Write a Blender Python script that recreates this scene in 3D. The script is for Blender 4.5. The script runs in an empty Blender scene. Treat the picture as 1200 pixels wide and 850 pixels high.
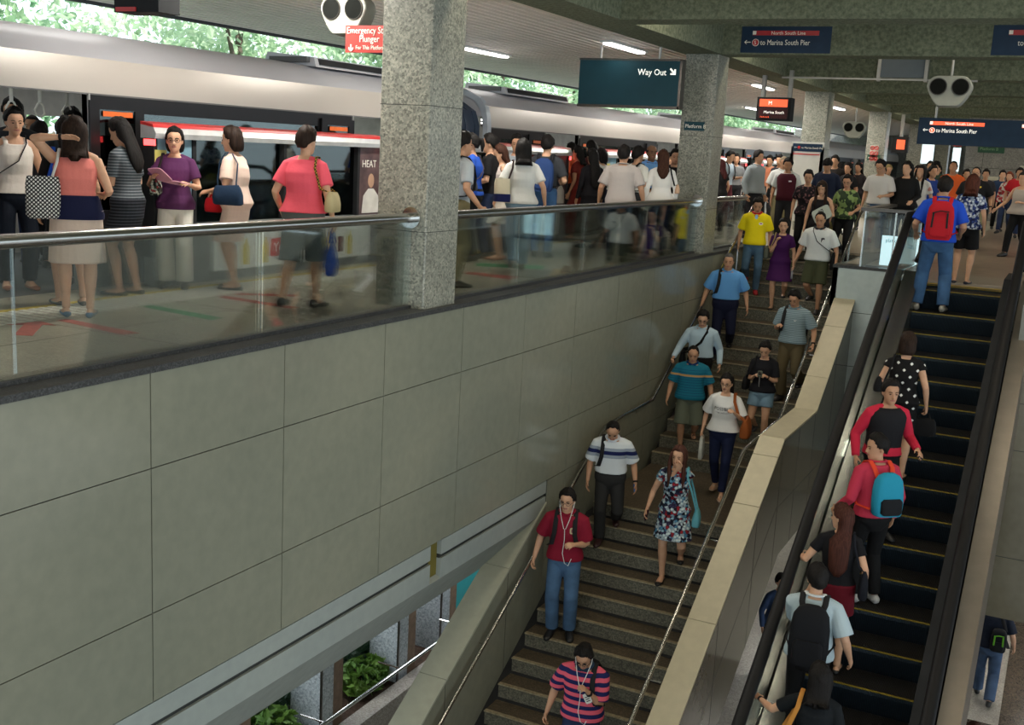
SKY, SUN, PLAT_W, BAY_W, VOID_K, CONC_W = 2.6, 9, 95, 36, 1.1, 32
import bpy, bmesh, math, random
from math import sin, cos, pi, radians as R
from mathutils import Vector as V, Matrix, noise as mnoise
C = bpy.context.scene.collection
scene = bpy.context.scene
random.seed(7)

# ------------------------------------------------------------------ materials
MATS = {}
def srgb(c):
    return tuple(((x/12.92) if x <= .04045 else ((x+.055)/1.055)**2.4) for x in c)
def rgb(r, g, b):
    return srgb((r/255, g/255, b/255))
class NT:
    """small wrapper round a material node tree"""
    def __init__(s, name):
        s.m = bpy.data.materials.new(name); s.m.use_nodes = True
        s.t = s.m.node_tree; s.b = s.t.nodes['Principled BSDF']; s.out = s.t.nodes['Material Output']
    def n(s, typ, **kw):
        o = s.t.nodes.new('ShaderNode'+typ)
        for k, v in kw.items():
            if k in o.inputs and not hasattr(o, k): o.inputs[k].default_value = v
            elif hasattr(o, k): setattr(o, k, v)
            else: o.inputs[k].default_value = v
        return o
    def l(s, a, b): s.t.links.new(a, b)
    def coord(s, scale=None, which='Object'):
        c = s.n('TexCoord').outputs[which]
        if scale is None: return c
        m = s.n('Mapping'); m.inputs['Scale'].default_value = scale; s.l(c, m.inputs[0]); return m.outputs[0]
    def ramp(s, fac, stops, interp='LINEAR'):
        r = s.n('ValToRGB'); cr = r.color_ramp; cr.interpolation = interp
        while len(cr.elements) < len(stops): cr.elements.new(.5)
        for e, (p, c) in zip(cr.elements, stops): e.position = p; e.color = tuple(c)+(1,) if len(c) == 3 else c
        s.l(fac, r.inputs[0]); return r.outputs[0]
    def mix(s, fac, a, b, typ='MIX'):
        m = s.n('Mix', data_type='RGBA', blend_type=typ)
        for i, x in ((0, fac), (6, a), (7, b)):
            if hasattr(x, 'is_linked') or hasattr(x, 'links'): s.l(x, m.inputs[i])
            else: m.inputs[i].default_value = x if i == 0 else tuple(x)+(1,)
        return m.outputs[2]
    def math(s, op, a, b=None):
        m = s.n('Math', operation=op)
        for i, x in ((0, a), (1, b)):
            if x is None: continue
            if hasattr(x, 'links'): s.l(x, m.inputs[i])
            else: m.inputs[i].default_value = x
        return m.outputs[0]
    def bump(s, h, strength=.3, dist=.01):
        b = s.n('Bump'); b.inputs['Strength'].default_value = strength; b.inputs['Distance'].default_value = dist
        s.l(h, b.inputs['Height']); s.l(b.outputs[0], s.b.inputs['Normal'])
    def col(s, c):
        if hasattr(c, 'links'): s.l(c, s.b.inputs['Base Color'])
        else: s.b.inputs['Base Color'].default_value = tuple(c)+(1,)
    def set(s, rough=.5, metal=0, spec=.5):
        s.b.inputs['Roughness'].default_value = rough; s.b.inputs['Metallic'].default_value = metal
        s.b.inputs['Specular IOR Level'].default_value = spec
        return s.m

def plain(name, c, rough=.5, metal=0, spec=.5, var=.12, scale=6):
    key = ('plain', name)
    if key in MATS: return MATS[key]
    t = NT(name); no = t.n('TexNoise', Scale=scale, Detail=3.0)
    t.l(t.coord(), no.inputs['Vector'])
    d = tuple(x*(1-var) for x in c); e = tuple(min(1, x*(1+var)) for x in c)
    t.col(t.ramp(no.outputs['Fac'], [(.3, d), (.7, e)]))
    MATS[key] = t.set(rough, metal, spec); return MATS[key]
def emit(name, c, strength):
    key = ('emit', name)
    if key in MATS: return MATS[key]
    t = NT(name); t.col(c); t.b.inputs['Emission Color'].default_value = tuple(c)+(1,); t.b.inputs['Emission Strength'].default_value = strength
    MATS[key] = t.set(.4); return MATS[key]
def granite(name, base, dark, light, scale=60, rough=.35, spec=.5):
    t = NT(name); co = t.coord()
    v1 = t.n('TexVoronoi', Scale=scale); v2 = t.n('TexVoronoi', Scale=scale*1.7); no = t.n('TexNoise', Scale=3.0, Detail=4.0)
    for x in (v1, v2, no): t.l(co, x.inputs['Vector'])
    s1 = t.n('SeparateColor'); t.l(v1.outputs['Color'], s1.inputs[0]); s2 = t.n('SeparateColor'); t.l(v2.outputs['Color'], s2.inputs[0])
    a = t.ramp(s1.outputs[0], [(.0, dark), (.22, dark), (.3, base), (.72, base), (.8, light)], 'LINEAR')
    b = t.ramp(s2.outputs[1], [(.0, dark), (.12, base), (.85, base), (.95, light)])
    c = t.mix(.45, a, b); g = t.ramp(no.outputs['Fac'], [(.3, (.72, .72, .72)), (.7, (1.1, 1.1, 1.1))])
    t.col(t.mix(.6, c, g, 'MULTIPLY')); return t.set(rough, 0, spec)
def glass(name, tint, gloss=.10):
    t = NT(name); tr = t.n('BsdfTransparent'); tr.inputs[0].default_value = tuple(tint)+(1,)
    gl = t.n('BsdfGlossy'); gl.inputs['Roughness'].default_value = .03; gl.inputs[0].default_value = (.9, .95, .95, 1)
    fr = t.n('Fresnel', IOR=1.45); mx = t.n('MixShader')
    f = t.math('ADD', t.math('MULTIPLY', fr.outputs[0], .8), gloss*.3)
    t.l(f, mx.inputs[0]); t.l(tr.outputs[0], mx.inputs[1]); t.l(gl.outputs[0], mx.inputs[2]); t.l(mx.outputs[0], t.out.inputs[0])
    t.m.node_tree.nodes.remove(t.b)
    return t.m

# ------------------------------------------------------------------ mesh building
class MB:
    def __init__(s): s.v = []; s.f = []
    def add(s, vs, fs):
        b = len(s.v); s.v += [tuple(x) for x in vs]; s.f += [tuple(b+i for i in f) for f in fs]; return s
    def box(s, x0, x1, y0, y1, z0, z1):
        return s.add([(x0,y0,z0),(x1,y0,z0),(x1,y1,z0),(x0,y1,z0),(x0,y0,z1),(x1,y0,z1),(x1,y1,z1),(x0,y1,z1)],
                     [(0,3,2,1),(4,5,6,7),(0,1,5,4),(1,2,6,5),(2,3,7,6),(3,0,4,7)])
    def prism(s, poly, axis, a, b):
        """polygon in the plane across `axis`, pushed from a to b; poly coordinates are the other two axes in xyz order"""
        def P(p, t): return {'x': (t, p[0], p[1]), 'y': (p[0], t, p[1]), 'z': (p[0], p[1], t)}[axis]
        n = len(poly); vs = [P(p, a) for p in poly]+[P(p, b) for p in poly]
        return s.add(vs, [tuple(range(n))[::-1], tuple(range(n, 2*n))]+[(i, (i+1) % n, n+(i+1) % n, n+i) for i in range(n)])
    def loft(s, rings, cap=True, closed=True):
        n = len(rings[0]); vs = [p for r in rings for p in r]; fs = []
        for k in range(len(rings)-1):
            for i in range(n if closed else n-1):
                j = (i+1) % n; fs.append((k*n+i, k*n+j, (k+1)*n+j, (k+1)*n+i))
        if cap and closed: fs.append(tuple(range(n))[::-1]); fs.append(tuple(range((len(rings)-1)*n, len(rings)*n)))
        return s.add(vs, fs)
    def tube(s, pts, r, n=10, ref=None, cap=True, close=False):
        """swept tube; r: number, (a,b) or one per point.  a lies along ref (made square to the path)"""
        pts = [V(p) for p in pts]; m = len(pts); rr = r if isinstance(r, list) else [r]*m
        rings = []; last = None
        for i, p in enumerate(pts):
            if close: t = pts[(i+1) % m]-pts[i-1]
            else: t = pts[min(i+1, m-1)]-pts[max(i-1, 0)]
            t.normalize()
            if ref is not None: u = V(ref)
            elif last is not None: u = last
            else: u = V((1, 0, 0)) if abs(t.x) < .8 else V((0, 1, 0))
            u = u-t*u.dot(t)
            if u.length < 1e-5: u = t.orthogonal()
            u.normalize(); w = t.cross(u); last = u
            a, b = rr[i] if isinstance(rr[i], tuple) else (rr[i], rr[i])
            rings.append([p+u*(a*cos(2*pi*k/n))+w*(b*sin(2*pi*k/n)) for k in range(n)])
        if close: rings.append(rings[0]); return s.loft(rings, cap=False)
        return s.loft(rings, cap)
    def ell(s, c, r, nu=12, nv=8, rot=None):
        c = V(c); rings = []
        vs = []
        for k in range(nv+1):
            th = pi*k/nv
            for i in range(nu):
                ph = 2*pi*i/nu; p = V((r[0]*sin(th)*cos(ph), r[1]*sin(th)*sin(ph), r[2]*cos(th)))
                if rot is not None: p = rot @ p
                vs.append(c+p)
        fs = []
        for k in range(nv):
            for i in range(nu):
                j = (i+1) % nu
                if k == 0: fs.append((i, nu+i, nu+j)) if False else fs.append((0, (k+1)*nu+i, (k+1)*nu+j))
                elif k == nv-1: fs.append((k*nu+i, nv*nu, k*nu+j))
                else: fs.append((k*nu+i, (k+1)*nu+i, (k+1)*nu+j, k*nu+j))
        used = sorted({i for f in fs for i in f}); mp = {o: n for n, o in enumerate(used)}
        return s.add([vs[i] for i in used], [tuple(mp[i] for i in f) for f in fs])
    def xf(s, M):
        s.v = [tuple(M @ V(p)) for p in s.v]; return s
    def mesh(s, name, off=(0, 0, 0), smooth=True, angle=40, fix=True):
        me = bpy.data.meshes.new(name)
        o = V(off); me.from_pydata([tuple(V(p)-o) for p in s.v], [], s.f)
        if fix:
            bm = bmesh.new(); bm.from_mesh(me); bmesh.ops.recalc_face_normals(bm, faces=bm.faces); bm.to_mesh(me); bm.free()
        if smooth:
            me.polygons.foreach_set('use_smooth', [True]*len(me.polygons))
            if angle: me.set_sharp_from_angle(angle=R(angle))
        return me
    def build(s, name, mat, parent=None, local=False, **kw):
        """one object; verts are world coordinates unless local.  A child's origin is its parent's."""
        if parent is None and not local:
            xs = [p[0] for p in s.v]; ys = [p[1] for p in s.v]; zs = [p[2] for p in s.v]
            off = V(((min(xs)+max(xs))/2, (min(ys)+max(ys))/2, min(zs)))
        elif parent is not None and not local: off = root_loc(parent)
        else: off = V((0, 0, 0))
        o = bpy.data.objects.new(name, s.mesh(name, off, **kw)); C.objects.link(o)
        if mat: o.data.materials.append(mat)
        if parent is not None: o.parent = parent
        elif not local: o.location = off
        return o
def root_loc(p):
    l = V((0, 0, 0))
    while p is not None: l += p.location; p = p.parent
    return l
def tag(o, label, cat, group=None):
    o['label'] = label; o['category'] = cat
    if group: o['group'] = group
    return o
def struct(o): o['kind'] = 'structure'; return o
def thing(name, loc, label, cat, group=None, rz=0):
    o = bpy.data.objects.new(name, None); C.objects.link(o); o.location = loc; o.rotation_euler = (0, 0, rz)
    o.empty_display_size = .1
    return tag(o, label, cat, group)
def copy_tree(o, parent=None):
    c = o.copy(); C.objects.link(c); c.parent = parent
    for ch in list(o.children): copy_tree(ch, c)
    return c
def text(body, size, mat, M, name='lettering', parent=None, depth=.002, align='LEFT', xs=1.0):
    cu = bpy.data.curves.new(name, 'FONT'); cu.body = body; cu.size = size; cu.extrude = depth; cu.align_x = align; cu.resolution_u = 2
    cu.space_character = 1.0
    t = bpy.data.objects.new('tmp', cu); C.objects.link(t)
    dg = bpy.context.evaluated_depsgraph_get(); me = bpy.data.meshes.new_from_object(t.evaluated_get(dg))
    bpy.data.objects.remove(t); bpy.data.curves.remove(cu)
    me.transform(M @ Matrix.Diagonal((xs, 1, 1, 1)))
    off = root_loc(parent) if parent is not None else V((0, 0, 0))
    me.transform(Matrix.Translation(-off)); me.name = name
    o = bpy.data.objects.new(name, me); C.objects.link(o); me.materials.clear(); me.materials.append(mat)
    if parent is not None: o.parent = parent
    return o
FRONT = Matrix.Rotation(pi/2, 4, 'X')                       # lettering that faces -Y
SIDE = Matrix.Rotation(pi/2, 4, 'Z') @ Matrix.Rotation(pi/2, 4, 'X')   # lettering that faces +X
def at(x, y, z, rot=FRONT): return Matrix.Translation((x, y, z)) @ rot
# ------------------------------------------------------------------ camera
CAMZ = 1.56
cd = bpy.data.cameras.new('camera'); cam = bpy.data.objects.new('camera', cd); C.objects.link(cam)
yaw, pitch, roll, F = R(26.23616), R(10.87333), R(3.016236), 1308.845
fwd = V((-sin(yaw)*cos(pitch), cos(yaw)*cos(pitch), -sin(pitch))); rt = V((cos(yaw), sin(yaw), 0)); up = rt.cross(fwd)
r2 = rt*cos(roll)+up*sin(roll); u2 = -rt*sin(roll)+up*cos(roll)
mw = Matrix((r2, u2, -fwd)).transposed().to_4x4(); mw.translation = (0, 0, CAMZ)
cam.matrix_world = mw; cd.sensor_fit = 'HORIZONTAL'; cd.sensor_width = 36; cd.lens = 36*F/1200; cd.clip_start = .05; cd.clip_end = 400
scene.camera = cam
vs_ = scene.view_settings; vs_.view_transform = 'Standard'; vs_.look = 'None'; vs_.gamma = 1; vs_.use_curve_mapping = False; vs_.exposure = 0
scene.cycles.use_adaptive_sampling = True; scene.cycles.max_bounces = 8; scene.cycles.transparent_max_bounces = 24
scene.cycles.sample_clamp_indirect = 6; scene.cycles.use_denoising = True
scene.cycles.diffuse_bounces = 4; scene.cycles.glossy_bounces = 4

# ------------------------------------------------------------------ light from outside
w = bpy.data.worlds.new('sky'); scene.world = w; w.use_nodes = True
bg = w.node_tree.nodes['Background']; tc = w.node_tree.nodes.new('ShaderNodeTexCoord'); sp = w.node_tree.nodes.new('ShaderNodeSeparateXYZ')
rp = w.node_tree.nodes.new('ShaderNodeValToRGB'); w.node_tree.links.new(tc.outputs['Generated'], sp.inputs[0]); w.node_tree.links.new(sp.outputs[2], rp.inputs[0])
rp.color_ramp.elements[0].position = .0; rp.color_ramp.elements[0].color = (.62, .72, .78, 1)
rp.color_ramp.elements[1].position = .6; rp.color_ramp.elements[1].color = (.80, .90, 1, 1)
w.node_tree.links.new(rp.outputs[0], bg.inputs[0]); bg.inputs[1].default_value = SKY
sl = bpy.data.lights.new('sun', 'SUN'); sl.energy = SUN; sl.angle = .03; sl.color = (1, .96, .88)
so = bpy.data.objects.new('sun', sl); C.objects.link(so); so.location = (10, -5, 30)
so.rotation_euler = V((-.70, .30, -.62)).to_track_quat('-Z', 'Y').to_euler()

# ------------------------------------------------------------------ materials of the place
def panel_mat(name, c1, c2, rough=.16, spec=.45):
    t = NT(name); no = t.n('TexNoise', Scale=.5, Detail=3.0); t.l(t.coord(), no.inputs['Vector'])
    n2 = t.n('TexNoise', Scale=9.0, Detail=4.0); t.l(t.coord(), n2.inputs['Vector'])
    a = t.ramp(no.outputs['Fac'], [(.35, c1), (.65, c2)])
    t.col(t.mix(.25, a, t.ramp(n2.outputs['Fac'], [(.3, tuple(x*.8 for x in c1)), (.7, tuple(x*1.1 for x in c2))])))
    return t.set(rough, 0, spec)
M_PANEL = panel_mat('wall panel enamel', (.22, .228, .178), (.255, .257, .198))
M_CAP = panel_mat('parapet cap tile', (.52, .47, .335), (.58, .525, .375), .35, .3)
M_OLIVE = panel_mat('olive parapet tile', (.14, .125, .085), (.19, .17, .12), .12, .5)
M_WHITE_TILE = panel_mat('pale tile', (.46, .54, .53), (.52, .60, .58), .2)
M_JOINT = plain('dark joint', (.025, .027, .024), .7)
M_BLACKSTONE = granite('black granite', (.045, .047, .048), (.02, .02, .02), (.09, .09, .09), 90, .45, .35)
M_GRANITE = granite('speckled granite', (.265, .27, .225), (.085, .09, .075), (.46, .44, .36), 52, .32)
M_GRANITE_BLUE = granite('pale granite', (.42, .47, .50), (.2, .23, .25), (.62, .66, .68), 46, .35)
M_FLOOR = granite('platform floor granite', (.30, .275, .205), (.21, .19, .14), (.40, .37, .28), 70, .3, .4)
M_CONC_FLOOR = granite('concourse floor granite', (.33, .31, .27), (.2, .19, .17), (.5, .48, .44), 60, .28)
M_BROWN_FLOOR = granite('brown floor granite', (.085, .066, .05), (.04, .033, .027), (.14, .11, .085), 60, .22)
M_STEP = granite('stair granite', (.080, .060, .038), (.03, .025, .018), (.14, .11, .075), 60, .45)
M_RISER = granite('stair riser granite', (.125, .118, .085), (.04, .04, .03), (.22, .21, .16), 60, .5)
M_NOSING = plain('worn nosing', (.34, .29, .19), .4, .3, var=.35, scale=30)
def concrete():
    t = NT('textured concrete'); co = t.coord(); n1 = t.n('TexNoise', Scale=18.0, Detail=5.0, Roughness=.65); n2 = t.n('TexNoise', Scale=.8, Detail=3.0)
    for x in (n1, n2): t.l(co, x.inputs['Vector'])
    a = t.ramp(n1.outputs['Fac'], [(.36, (.11, .125, .085)), (.64, (.215, .235, .165))])
    t.col(t.mix(.5, a, t.ramp(n2.outputs['Fac'], [(.3, (.75, .75, .7)), (.7, (1.1, 1.1, 1.05))]), 'MULTIPLY')); t.bump(n1.outputs['Fac'], .9, .03)
    return t.set(.9, 0, .2)
M_CONC = concrete()
M_SLAT = plain('ceiling slat enamel', (.80, .72, .64), .45, .0, .4, .06, 2)
M_STEEL = plain('brushed steel', (.52, .51, .49), .26, 1, .5, .015, 4)
M_POLISH = plain('polished steel', (.66, .66, .65), .14, 1, .5, .01, 4)
M_DARKSTEEL = plain('dark bronze steel', (.10, .09, .08), .28, .8, .5, .1, 20)
M_ALU = plain('satin aluminium', (.40, .39, .37), .42, .6, .5, .06, 8)
M_BLACK = plain('black rubber', (.008, .008, .009), .5, 0, .18, .1)
M_MATTE = plain('matt black', (.015, .016, .018), .7, 0, .3, .2)
M_GLASS = glass('balustrade glass', (.945, .965, .955), .03)
M_WINGLASS = glass('train window glass', (.42, .46, .46), .08)
M_DARKGLASS = glass('screen door glass', (.26, .29, .28), .08)
M_WHITE = plain('white enamel', (.72, .73, .72), .35, 0, .5, .03)
M_CREAM = plain('cream letters', (.85, .83, .74), .5, 0, .3, .02)
M_RED = plain('signal red', (.55, .03, .03), .35, 0, .5, .05)
M_YELLOW = plain('yellow line paint', (.52, .38, .03), .5, 0, .4, .15)
M_REDPAINT = plain('red floor paint', (.36, .07, .05), .5, 0, .3, .25, 12)
M_GREENPAINT = plain('green floor paint', (.05, .22, .10), .5, 0, .3, .25, 12)
M_TEAL = plain('teal sign face', (.012, .058, .078), .55, 0, .25, .05)
M_NAVY = plain('navy sign face', (.010, .030, .066), .5, 0, .25, .1)
M_TEALPANEL = plain('teal panel', (.03, .33, .35), .35, 0, .4, .08)

# ------------------------------------------------------------------ floors and slabs
XW, ZC = -5.40, -3.045
RISE, GO = .1903, .3275
YL0 = 13.47                    # front of the landing
YU0 = 15.72                    # first riser of the upper flight
YTOP = YU0+15*GO
ZF = ZC-16*RISE                # concourse floor
XPL, XPR = -3.28, -2.98        # right parapet
struct(MB().box(-8.5, XW-.215, -14, 62, -.25, 0).build('floor', M_FLOOR))
struct(MB().box(XW-.215, -3.30, YTOP+GO, 62, -.4, 0).build('floor_stair_head', M_FLOOR))
struct(MB().box(-3.27, -2.15, 18.45, 62, -.4, 0).build('floor_enclosure', M_FLOOR))
struct(MB().box(-2.15, 9, 16.55, 62, -.4, 0).build('floor_right', plain('worn brown floor', (.20, .155, .115), .3, 0, .5, .25, 5)))
struct(MB().box(-12, 15, -14, 60, ZF-.3, ZF).build('floor_concourse', M_CONC_FLOOR))
struct(MB().box(-3.2, -.06, -2, 16.2, ZF, ZF+.004).build('floor_trim_brown', M_BROWN_FLOOR))
struct(MB().box(-.06, 9, -2, 40, ZF, ZF+.004).build('floor_trim_brown_right', M_BROWN_FLOOR))
struct(MB().box(-60, -11.5, -40, 120, -7.3, -6.4).build('ground_bank', plain('earth', (.07, .08, .04), .9)))
struct(MB().box(-14.5, -8.5, -14, 80, -1.6, -1.2).build('floor_track', plain('track bed', (.36, .34, .30), .9)))

# platform edge: yellow line, tactile strip, painted arrows (thin paint on the floor)
pe = MB(); pe.box(-7.93, -7.85, -14, 60, 0, .004); struct(pe.build('trim_yellow_line', M_YELLOW))
td = MB()
for i in range(330):
    for j in range(6):
        x = -7.81+.088*j; y = 3.5+i*.10
        if y > 33: continue
        td.add([(x-.034, y-.034, .001), (x+.034, y-.034, .001), (x+.034, y+.034, .001), (x-.034, y+.034, .001),
                (x-.022, y-.022, .007), (x+.022, y-.022, .007), (x+.022, y+.022, .007), (x-.022, y+.022, .007)],
               [(4, 5, 6, 7), (0, 1, 5, 4), (1, 2, 6, 5), (2, 3, 7, 6), (3, 0, 4, 7)])
struct(td.build('trim_tactile_strip', plain('tactile stud', (.62, .61, .54), .35, .2, .5, .05), smooth=False))
def stripe(name, mat, pts):
    """flat painted polygon on the platform floor"""
    n = len(pts); m = MB(); m.add([(x, y, .0015) for x, y in pts]+[(x, y, .0035) for x, y in pts], [tuple(range(n, 2*n))]+[(i, (i+1) % n, n+(i+1) % n, n+i) for i in range(n)])
    return struct(m.build(name, mat, smooth=False))
def bar(a, b, wd):
    d = V((b[0]-a[0], b[1]-a[1])).normalized(); q = V((-d.y, d.x))*wd/2
    return [(a[0]+q.x, a[1]+q.y), (b[0]+q.x, b[1]+q.y), (b[0]-q.x, b[1]-q.y), (a[0]-q.x, a[1]-q.y)]

# painted queue arrows
MARKS = [('trim_red_arrow', M_REDPAINT, [(-7.334, 5.943), (-7.286, 6.226), (-7.049, 6.169), (-7.151, 6.126), (-6.818, 5.746), (-6.939, 5.68), (-7.247, 6.029)]),
 ('trim_red_mark', M_REDPAINT, [(-7.249, 6.448), (-6.347, 6.358), (-6.383, 6.218), (-7.229, 6.344)]),
 ('trim_green_mark', M_GREENPAINT, [(-7.334, 7.464), (-6.407, 7.372), (-6.376, 7.209), (-7.302, 7.348)]),
 ('trim_red_mark', M_REDPAINT, [(-7.294, 8.416), (-6.318, 8.321), (-6.35, 8.211), (-7.248, 8.291)]),
 ('trim_red_mark', M_REDPAINT, [(-7.314, 8.666), (-6.845, 9.012), (-6.809, 8.869), (-7.273, 8.529)]),
 ('trim_white_arrow', M_WHITE, [(-7.395, 11.007), (-7.466, 11.185), (-7.351, 11.196), (-6.945, 10.565), (-7.065, 10.658), (-6.538, 9.646), (-6.674, 9.688), (-7.155, 10.67)]),
 ('trim_green_mark', M_GREENPAINT, [(-7.142, 13.29), (-6.371, 13.822), (-6.215, 13.382), (-7.0, 12.982)]),
 ('trim_red_mark', M_REDPAINT, [(-6.717, 12.283), (-6.02, 12.327), (-5.971, 11.996), (-6.66, 12.072)])]
for nm, mt, pts in MARKS: stripe(nm, mt, pts)
fj = MB().box(-6.655, -6.645, -14, 60, .0003, .0012)
for i in range(40): fj.box(-8.4, XW-.22, -5+1.6*i, -4.992+1.6*i, .0003, .0012)
struct(fj.build('trim_floor_joints', plain('floor joint', (.12, .11, .085), .6), smooth=False))
# kerb under the balustrade, with the tiled wall of the stair well below it
struct(MB().box(XW-.215, XW+.012, -14, YTOP+.9, -.045, .0).build('trim_kerb', M_BLACKSTONE))
struct(MB().box(XW-.2, XW-.012, -14, 12.12, -2.436, -.045).box(XW-.2, XW-.012, 12.12, 21.9, ZF, -.045).build('wall_left', M_JOINT))
ZJ = [-.045, -.712, -1.765, -2.436]; Y0J, PJ = 5.49, 1.4345
pm = MB()
for r_ in range(3):
    z1, z0 = ZJ[r_]-.004, ZJ[r_+1]+.004
    for k in range(-13, 12):
        y0, y1 = Y0J+k*PJ+.005, Y0J+(k+1)*PJ-.005
        pm.box(XW-.02, XW, y0, min(y1, 21.9), z0, z1)
for r_, (z1, z0) in enumerate(((-2.44, -3.48), (-3.488, -4.54), (-4.548, ZF))):
    for k in range(4, 12):
        y0, y1 = Y0J+k*PJ+.005, Y0J+(k+1)*PJ-.005
        y0 = max(y0, 12.13)
        if y1 > y0: pm.box(XW-.02, XW, y0, min(y1, 21.9), z0, z1-.004)
struct(pm.build('wall_left_panels', M_PANEL, smooth=False))
M_FASCIA = panel_mat('slab fascia', (.30, .335, .32), (.34, .37, .345), .4, .35)
fm = MB(); fg = MB()
for y0, y1 in ((-14, 9.33), (9.55, 12.10)):
    fm.box(XW-.2, XW-.004, y0, y1, -2.60, -2.442).box(XW-.2, XW-.004, y0, y1, -2.86, -2.645); fg.box(XW-.2, XW-.03, y0, y1, -2.645, -2.60)
struct(fm.build('trim_fascia', M_FASCIA, smooth=False)); struct(fg.build('trim_fascia_groove', M_JOINT, smooth=False))
struct(MB().box(XW-.14, XW-.06, 9.33, 9.55, -2.86, -2.44).build('trim_fascia_gap', plain('mustard recess', (.16, .13, .02), .6)))
M_SOFFIT = panel_mat('soffit', (.24, .26, .235), (.31, .33, .30), .6, .2)
sf = MB().prism([(XW-.004, -2.86), (XW-.05, -2.92), (XW-.20, -3.13), (XW-.36, -3.35), (XW-.42, -3.35), (XW-.42, -2.75), (XW-.2, -2.75)], 'y', -14, 12.10)
sf.box(-8.0, XW-.2, -14, 62, -2.75, -2.5)
struct(sf.build('ceiling_lower', M_SOFFIT, smooth=False))

# lower level seen under the slab: garden wall with pillars, planter, rail, teal panel
for i, (y, lab) in enumerate(((8.62, 'pale granite pillar at the frame bottom, first along the planter'), (10.40, 'pale granite pillar by the planter, beside glossy green leaves'),
                              (12.15, 'pale granite pillar by the planter, second from the teal panel'), (13.30, 'pale granite pillar standing against the teal panel'))):
    p = thing('granite_pillar', (-7.72, y+.15, ZF), lab, 'pillar', 'pillars along the planter')
    MB().box(-7.95, -7.5, y, y+.27, ZF, -2.75).build('pillar_face', M_GRANITE_BLUE, p)
    MB().box(-7.90, -7.52, y+.275, y+.50, ZF, -2.75).build('side_pilaster', plain('brown stone', (.20, .13, .085), .5, 0, .4, .2, 14), p)
    MB().box(-7.505, -7.488, y-.004, y+.03, ZF, -2.75).build('corner_strip', M_DARKSTEEL, p)
tp = thing('teal_panel', (-7.8, 15.4, ZF), 'teal glass panel behind the granite pillars under the slab', 'panel')
MB().box(-7.72, -7.66, 13.72, 17.4, ZF, -2.75).build('sheet', M_TEALPANEL, tp)
MB().box(-7.74, -7.64, 13.64, 13.72, ZF, -2.75).build('frame_post', M_DARKSTEEL, tp)
lr = thing('passage_rail', (-7.0, 11, ZF), 'round steel rail in front of the planter at lower level', 'handrail')
MB().tube([(-7.0, 7.0, -5.09), (-7.0, 16, -5.09)], .024).build('rail', M_POLISH, lr)
for y in (8.3, 9.95, 11.6, 13.2, 14.8):
    MB().tube([(-7.0, y, -5.12), (-7.06, y, -5.18), (-7.45, y, -5.18)], .012, 6).build('bracket', M_POLISH, lr)
pb = thing('planter', (-7.3, 11, ZF), 'stone planter kerb with soil beneath green leafy plants', 'planter')
MB().box(-7.45, -7.22, 6.5, 16, ZF, ZF+.42).build('kerb', granite('planter stone', (.35, .31, .27), (.2, .18, .16), (.5, .46, .42), 60), pb)
MB().box(-10.5, -7.45, 6.5, 16, ZF, ZF+.36).build('soil', plain('reddish soil', (.05, .03, .02), .9, 0, .2, .4, 20), pb)
def leaf_cloud(mb, n, c, ext, size, rnd, flat=.0, shell=True):
    for _ in range(n):
        while True:
            d = V((rnd.uniform(-1, 1), rnd.uniform(-1, 1), rnd.uniform(-1, 1)))
            l = d.length
            if l <= 1 and l > .05: break
        if shell: d = d/l*(.62+.38*rnd.random()**.5)
        p = V((c[0]+d.x*ext[0], c[1]+d.y*ext[1], c[2]+d.z*ext[2]))
        n_ = V((rnd.gauss(0, 1), rnd.gauss(0, 1), rnd.gauss(0, 1)+flat)).normalized(); u = n_.orthogonal().normalized()
        u = Matrix.Rotation(rnd.uniform(0, 6.28), 3, n_) @ u; v = n_.cross(u); s = size*rnd.uniform(.6, 1.3)
        mb.add([p-u*s, p+v*s*.5+n_*s*.12, p+u*s, p-v*s*.5+n_*s*.12], [(0, 1, 2), (0, 2, 3)])
def leaf_mat(name, c1, c2, trans=.35):
    t = NT(name); no = t.n('TexNoise', Scale=1.4, Detail=2.0); t.l(t.coord(), no.inputs['Vector'])
    c = t.ramp(no.outputs['Fac'], [(.35, c1), (.65, c2)]); t.col(c)
    tl = t.n('BsdfTranslucent'); t.l(c, tl.inputs[0]); mx = t.n('MixShader'); mx.inputs[0].default_value = trans
    t.l(t.b.outputs[0], mx.inputs[1]); t.l(tl.outputs[0], mx.inputs[2]); t.l(mx.outputs[0], t.out.inputs[0])
    return t.set(.5, 0, .4)
M_LEAF_B = leaf_mat('bright leaf', (.07, .17, .03), (.19, .33, .06)); M_LEAF_D = leaf_mat('dark leaf', (.016, .05, .03), (.05, .11, .05))
rnd = random.Random(3)
for k, (x, y, h, lab) in enumerate(((-7.85, 9.85, .50, 'bright green leafy plant at the frame bottom behind first pillar'), (-7.78, 11.75, .42, 'bright green leafy plant between the pillars behind the rail'),
                               (-8.35, 10.2, 1.3, 'tall dark green shrub behind the bright plants at frame bottom'), (-8.35, 12.2, 1.35, 'tall dark ivy shrub filling the gap between two pillars'),
                               (-8.6, 12.9, .55, 'low dark plant beside the planter kerb near teal panel'))):
    pl = thing('leafy_plant', (x, y, ZF+.36), lab, 'plant', 'plants in the planter')
    m = MB(); leaf_cloud(m, 1700 if h > 1 else 420, (x, y, ZF+.36+h*.5), (.30 if h < 1 else .38, .42 if h < 1 else .95, h*.55), .075 if h < 1 else .07, rnd, .8)
    m.build('foliage', M_LEAF_B if h < 1 and k < 2 else M_LEAF_D, pl, smooth=False, fix=False)
    MB().tube([(x, y, ZF+.34), (x+.02, y, ZF+.36+h*.7)], .02, 6).build('stem', M_LEAF_D, pl)

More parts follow.
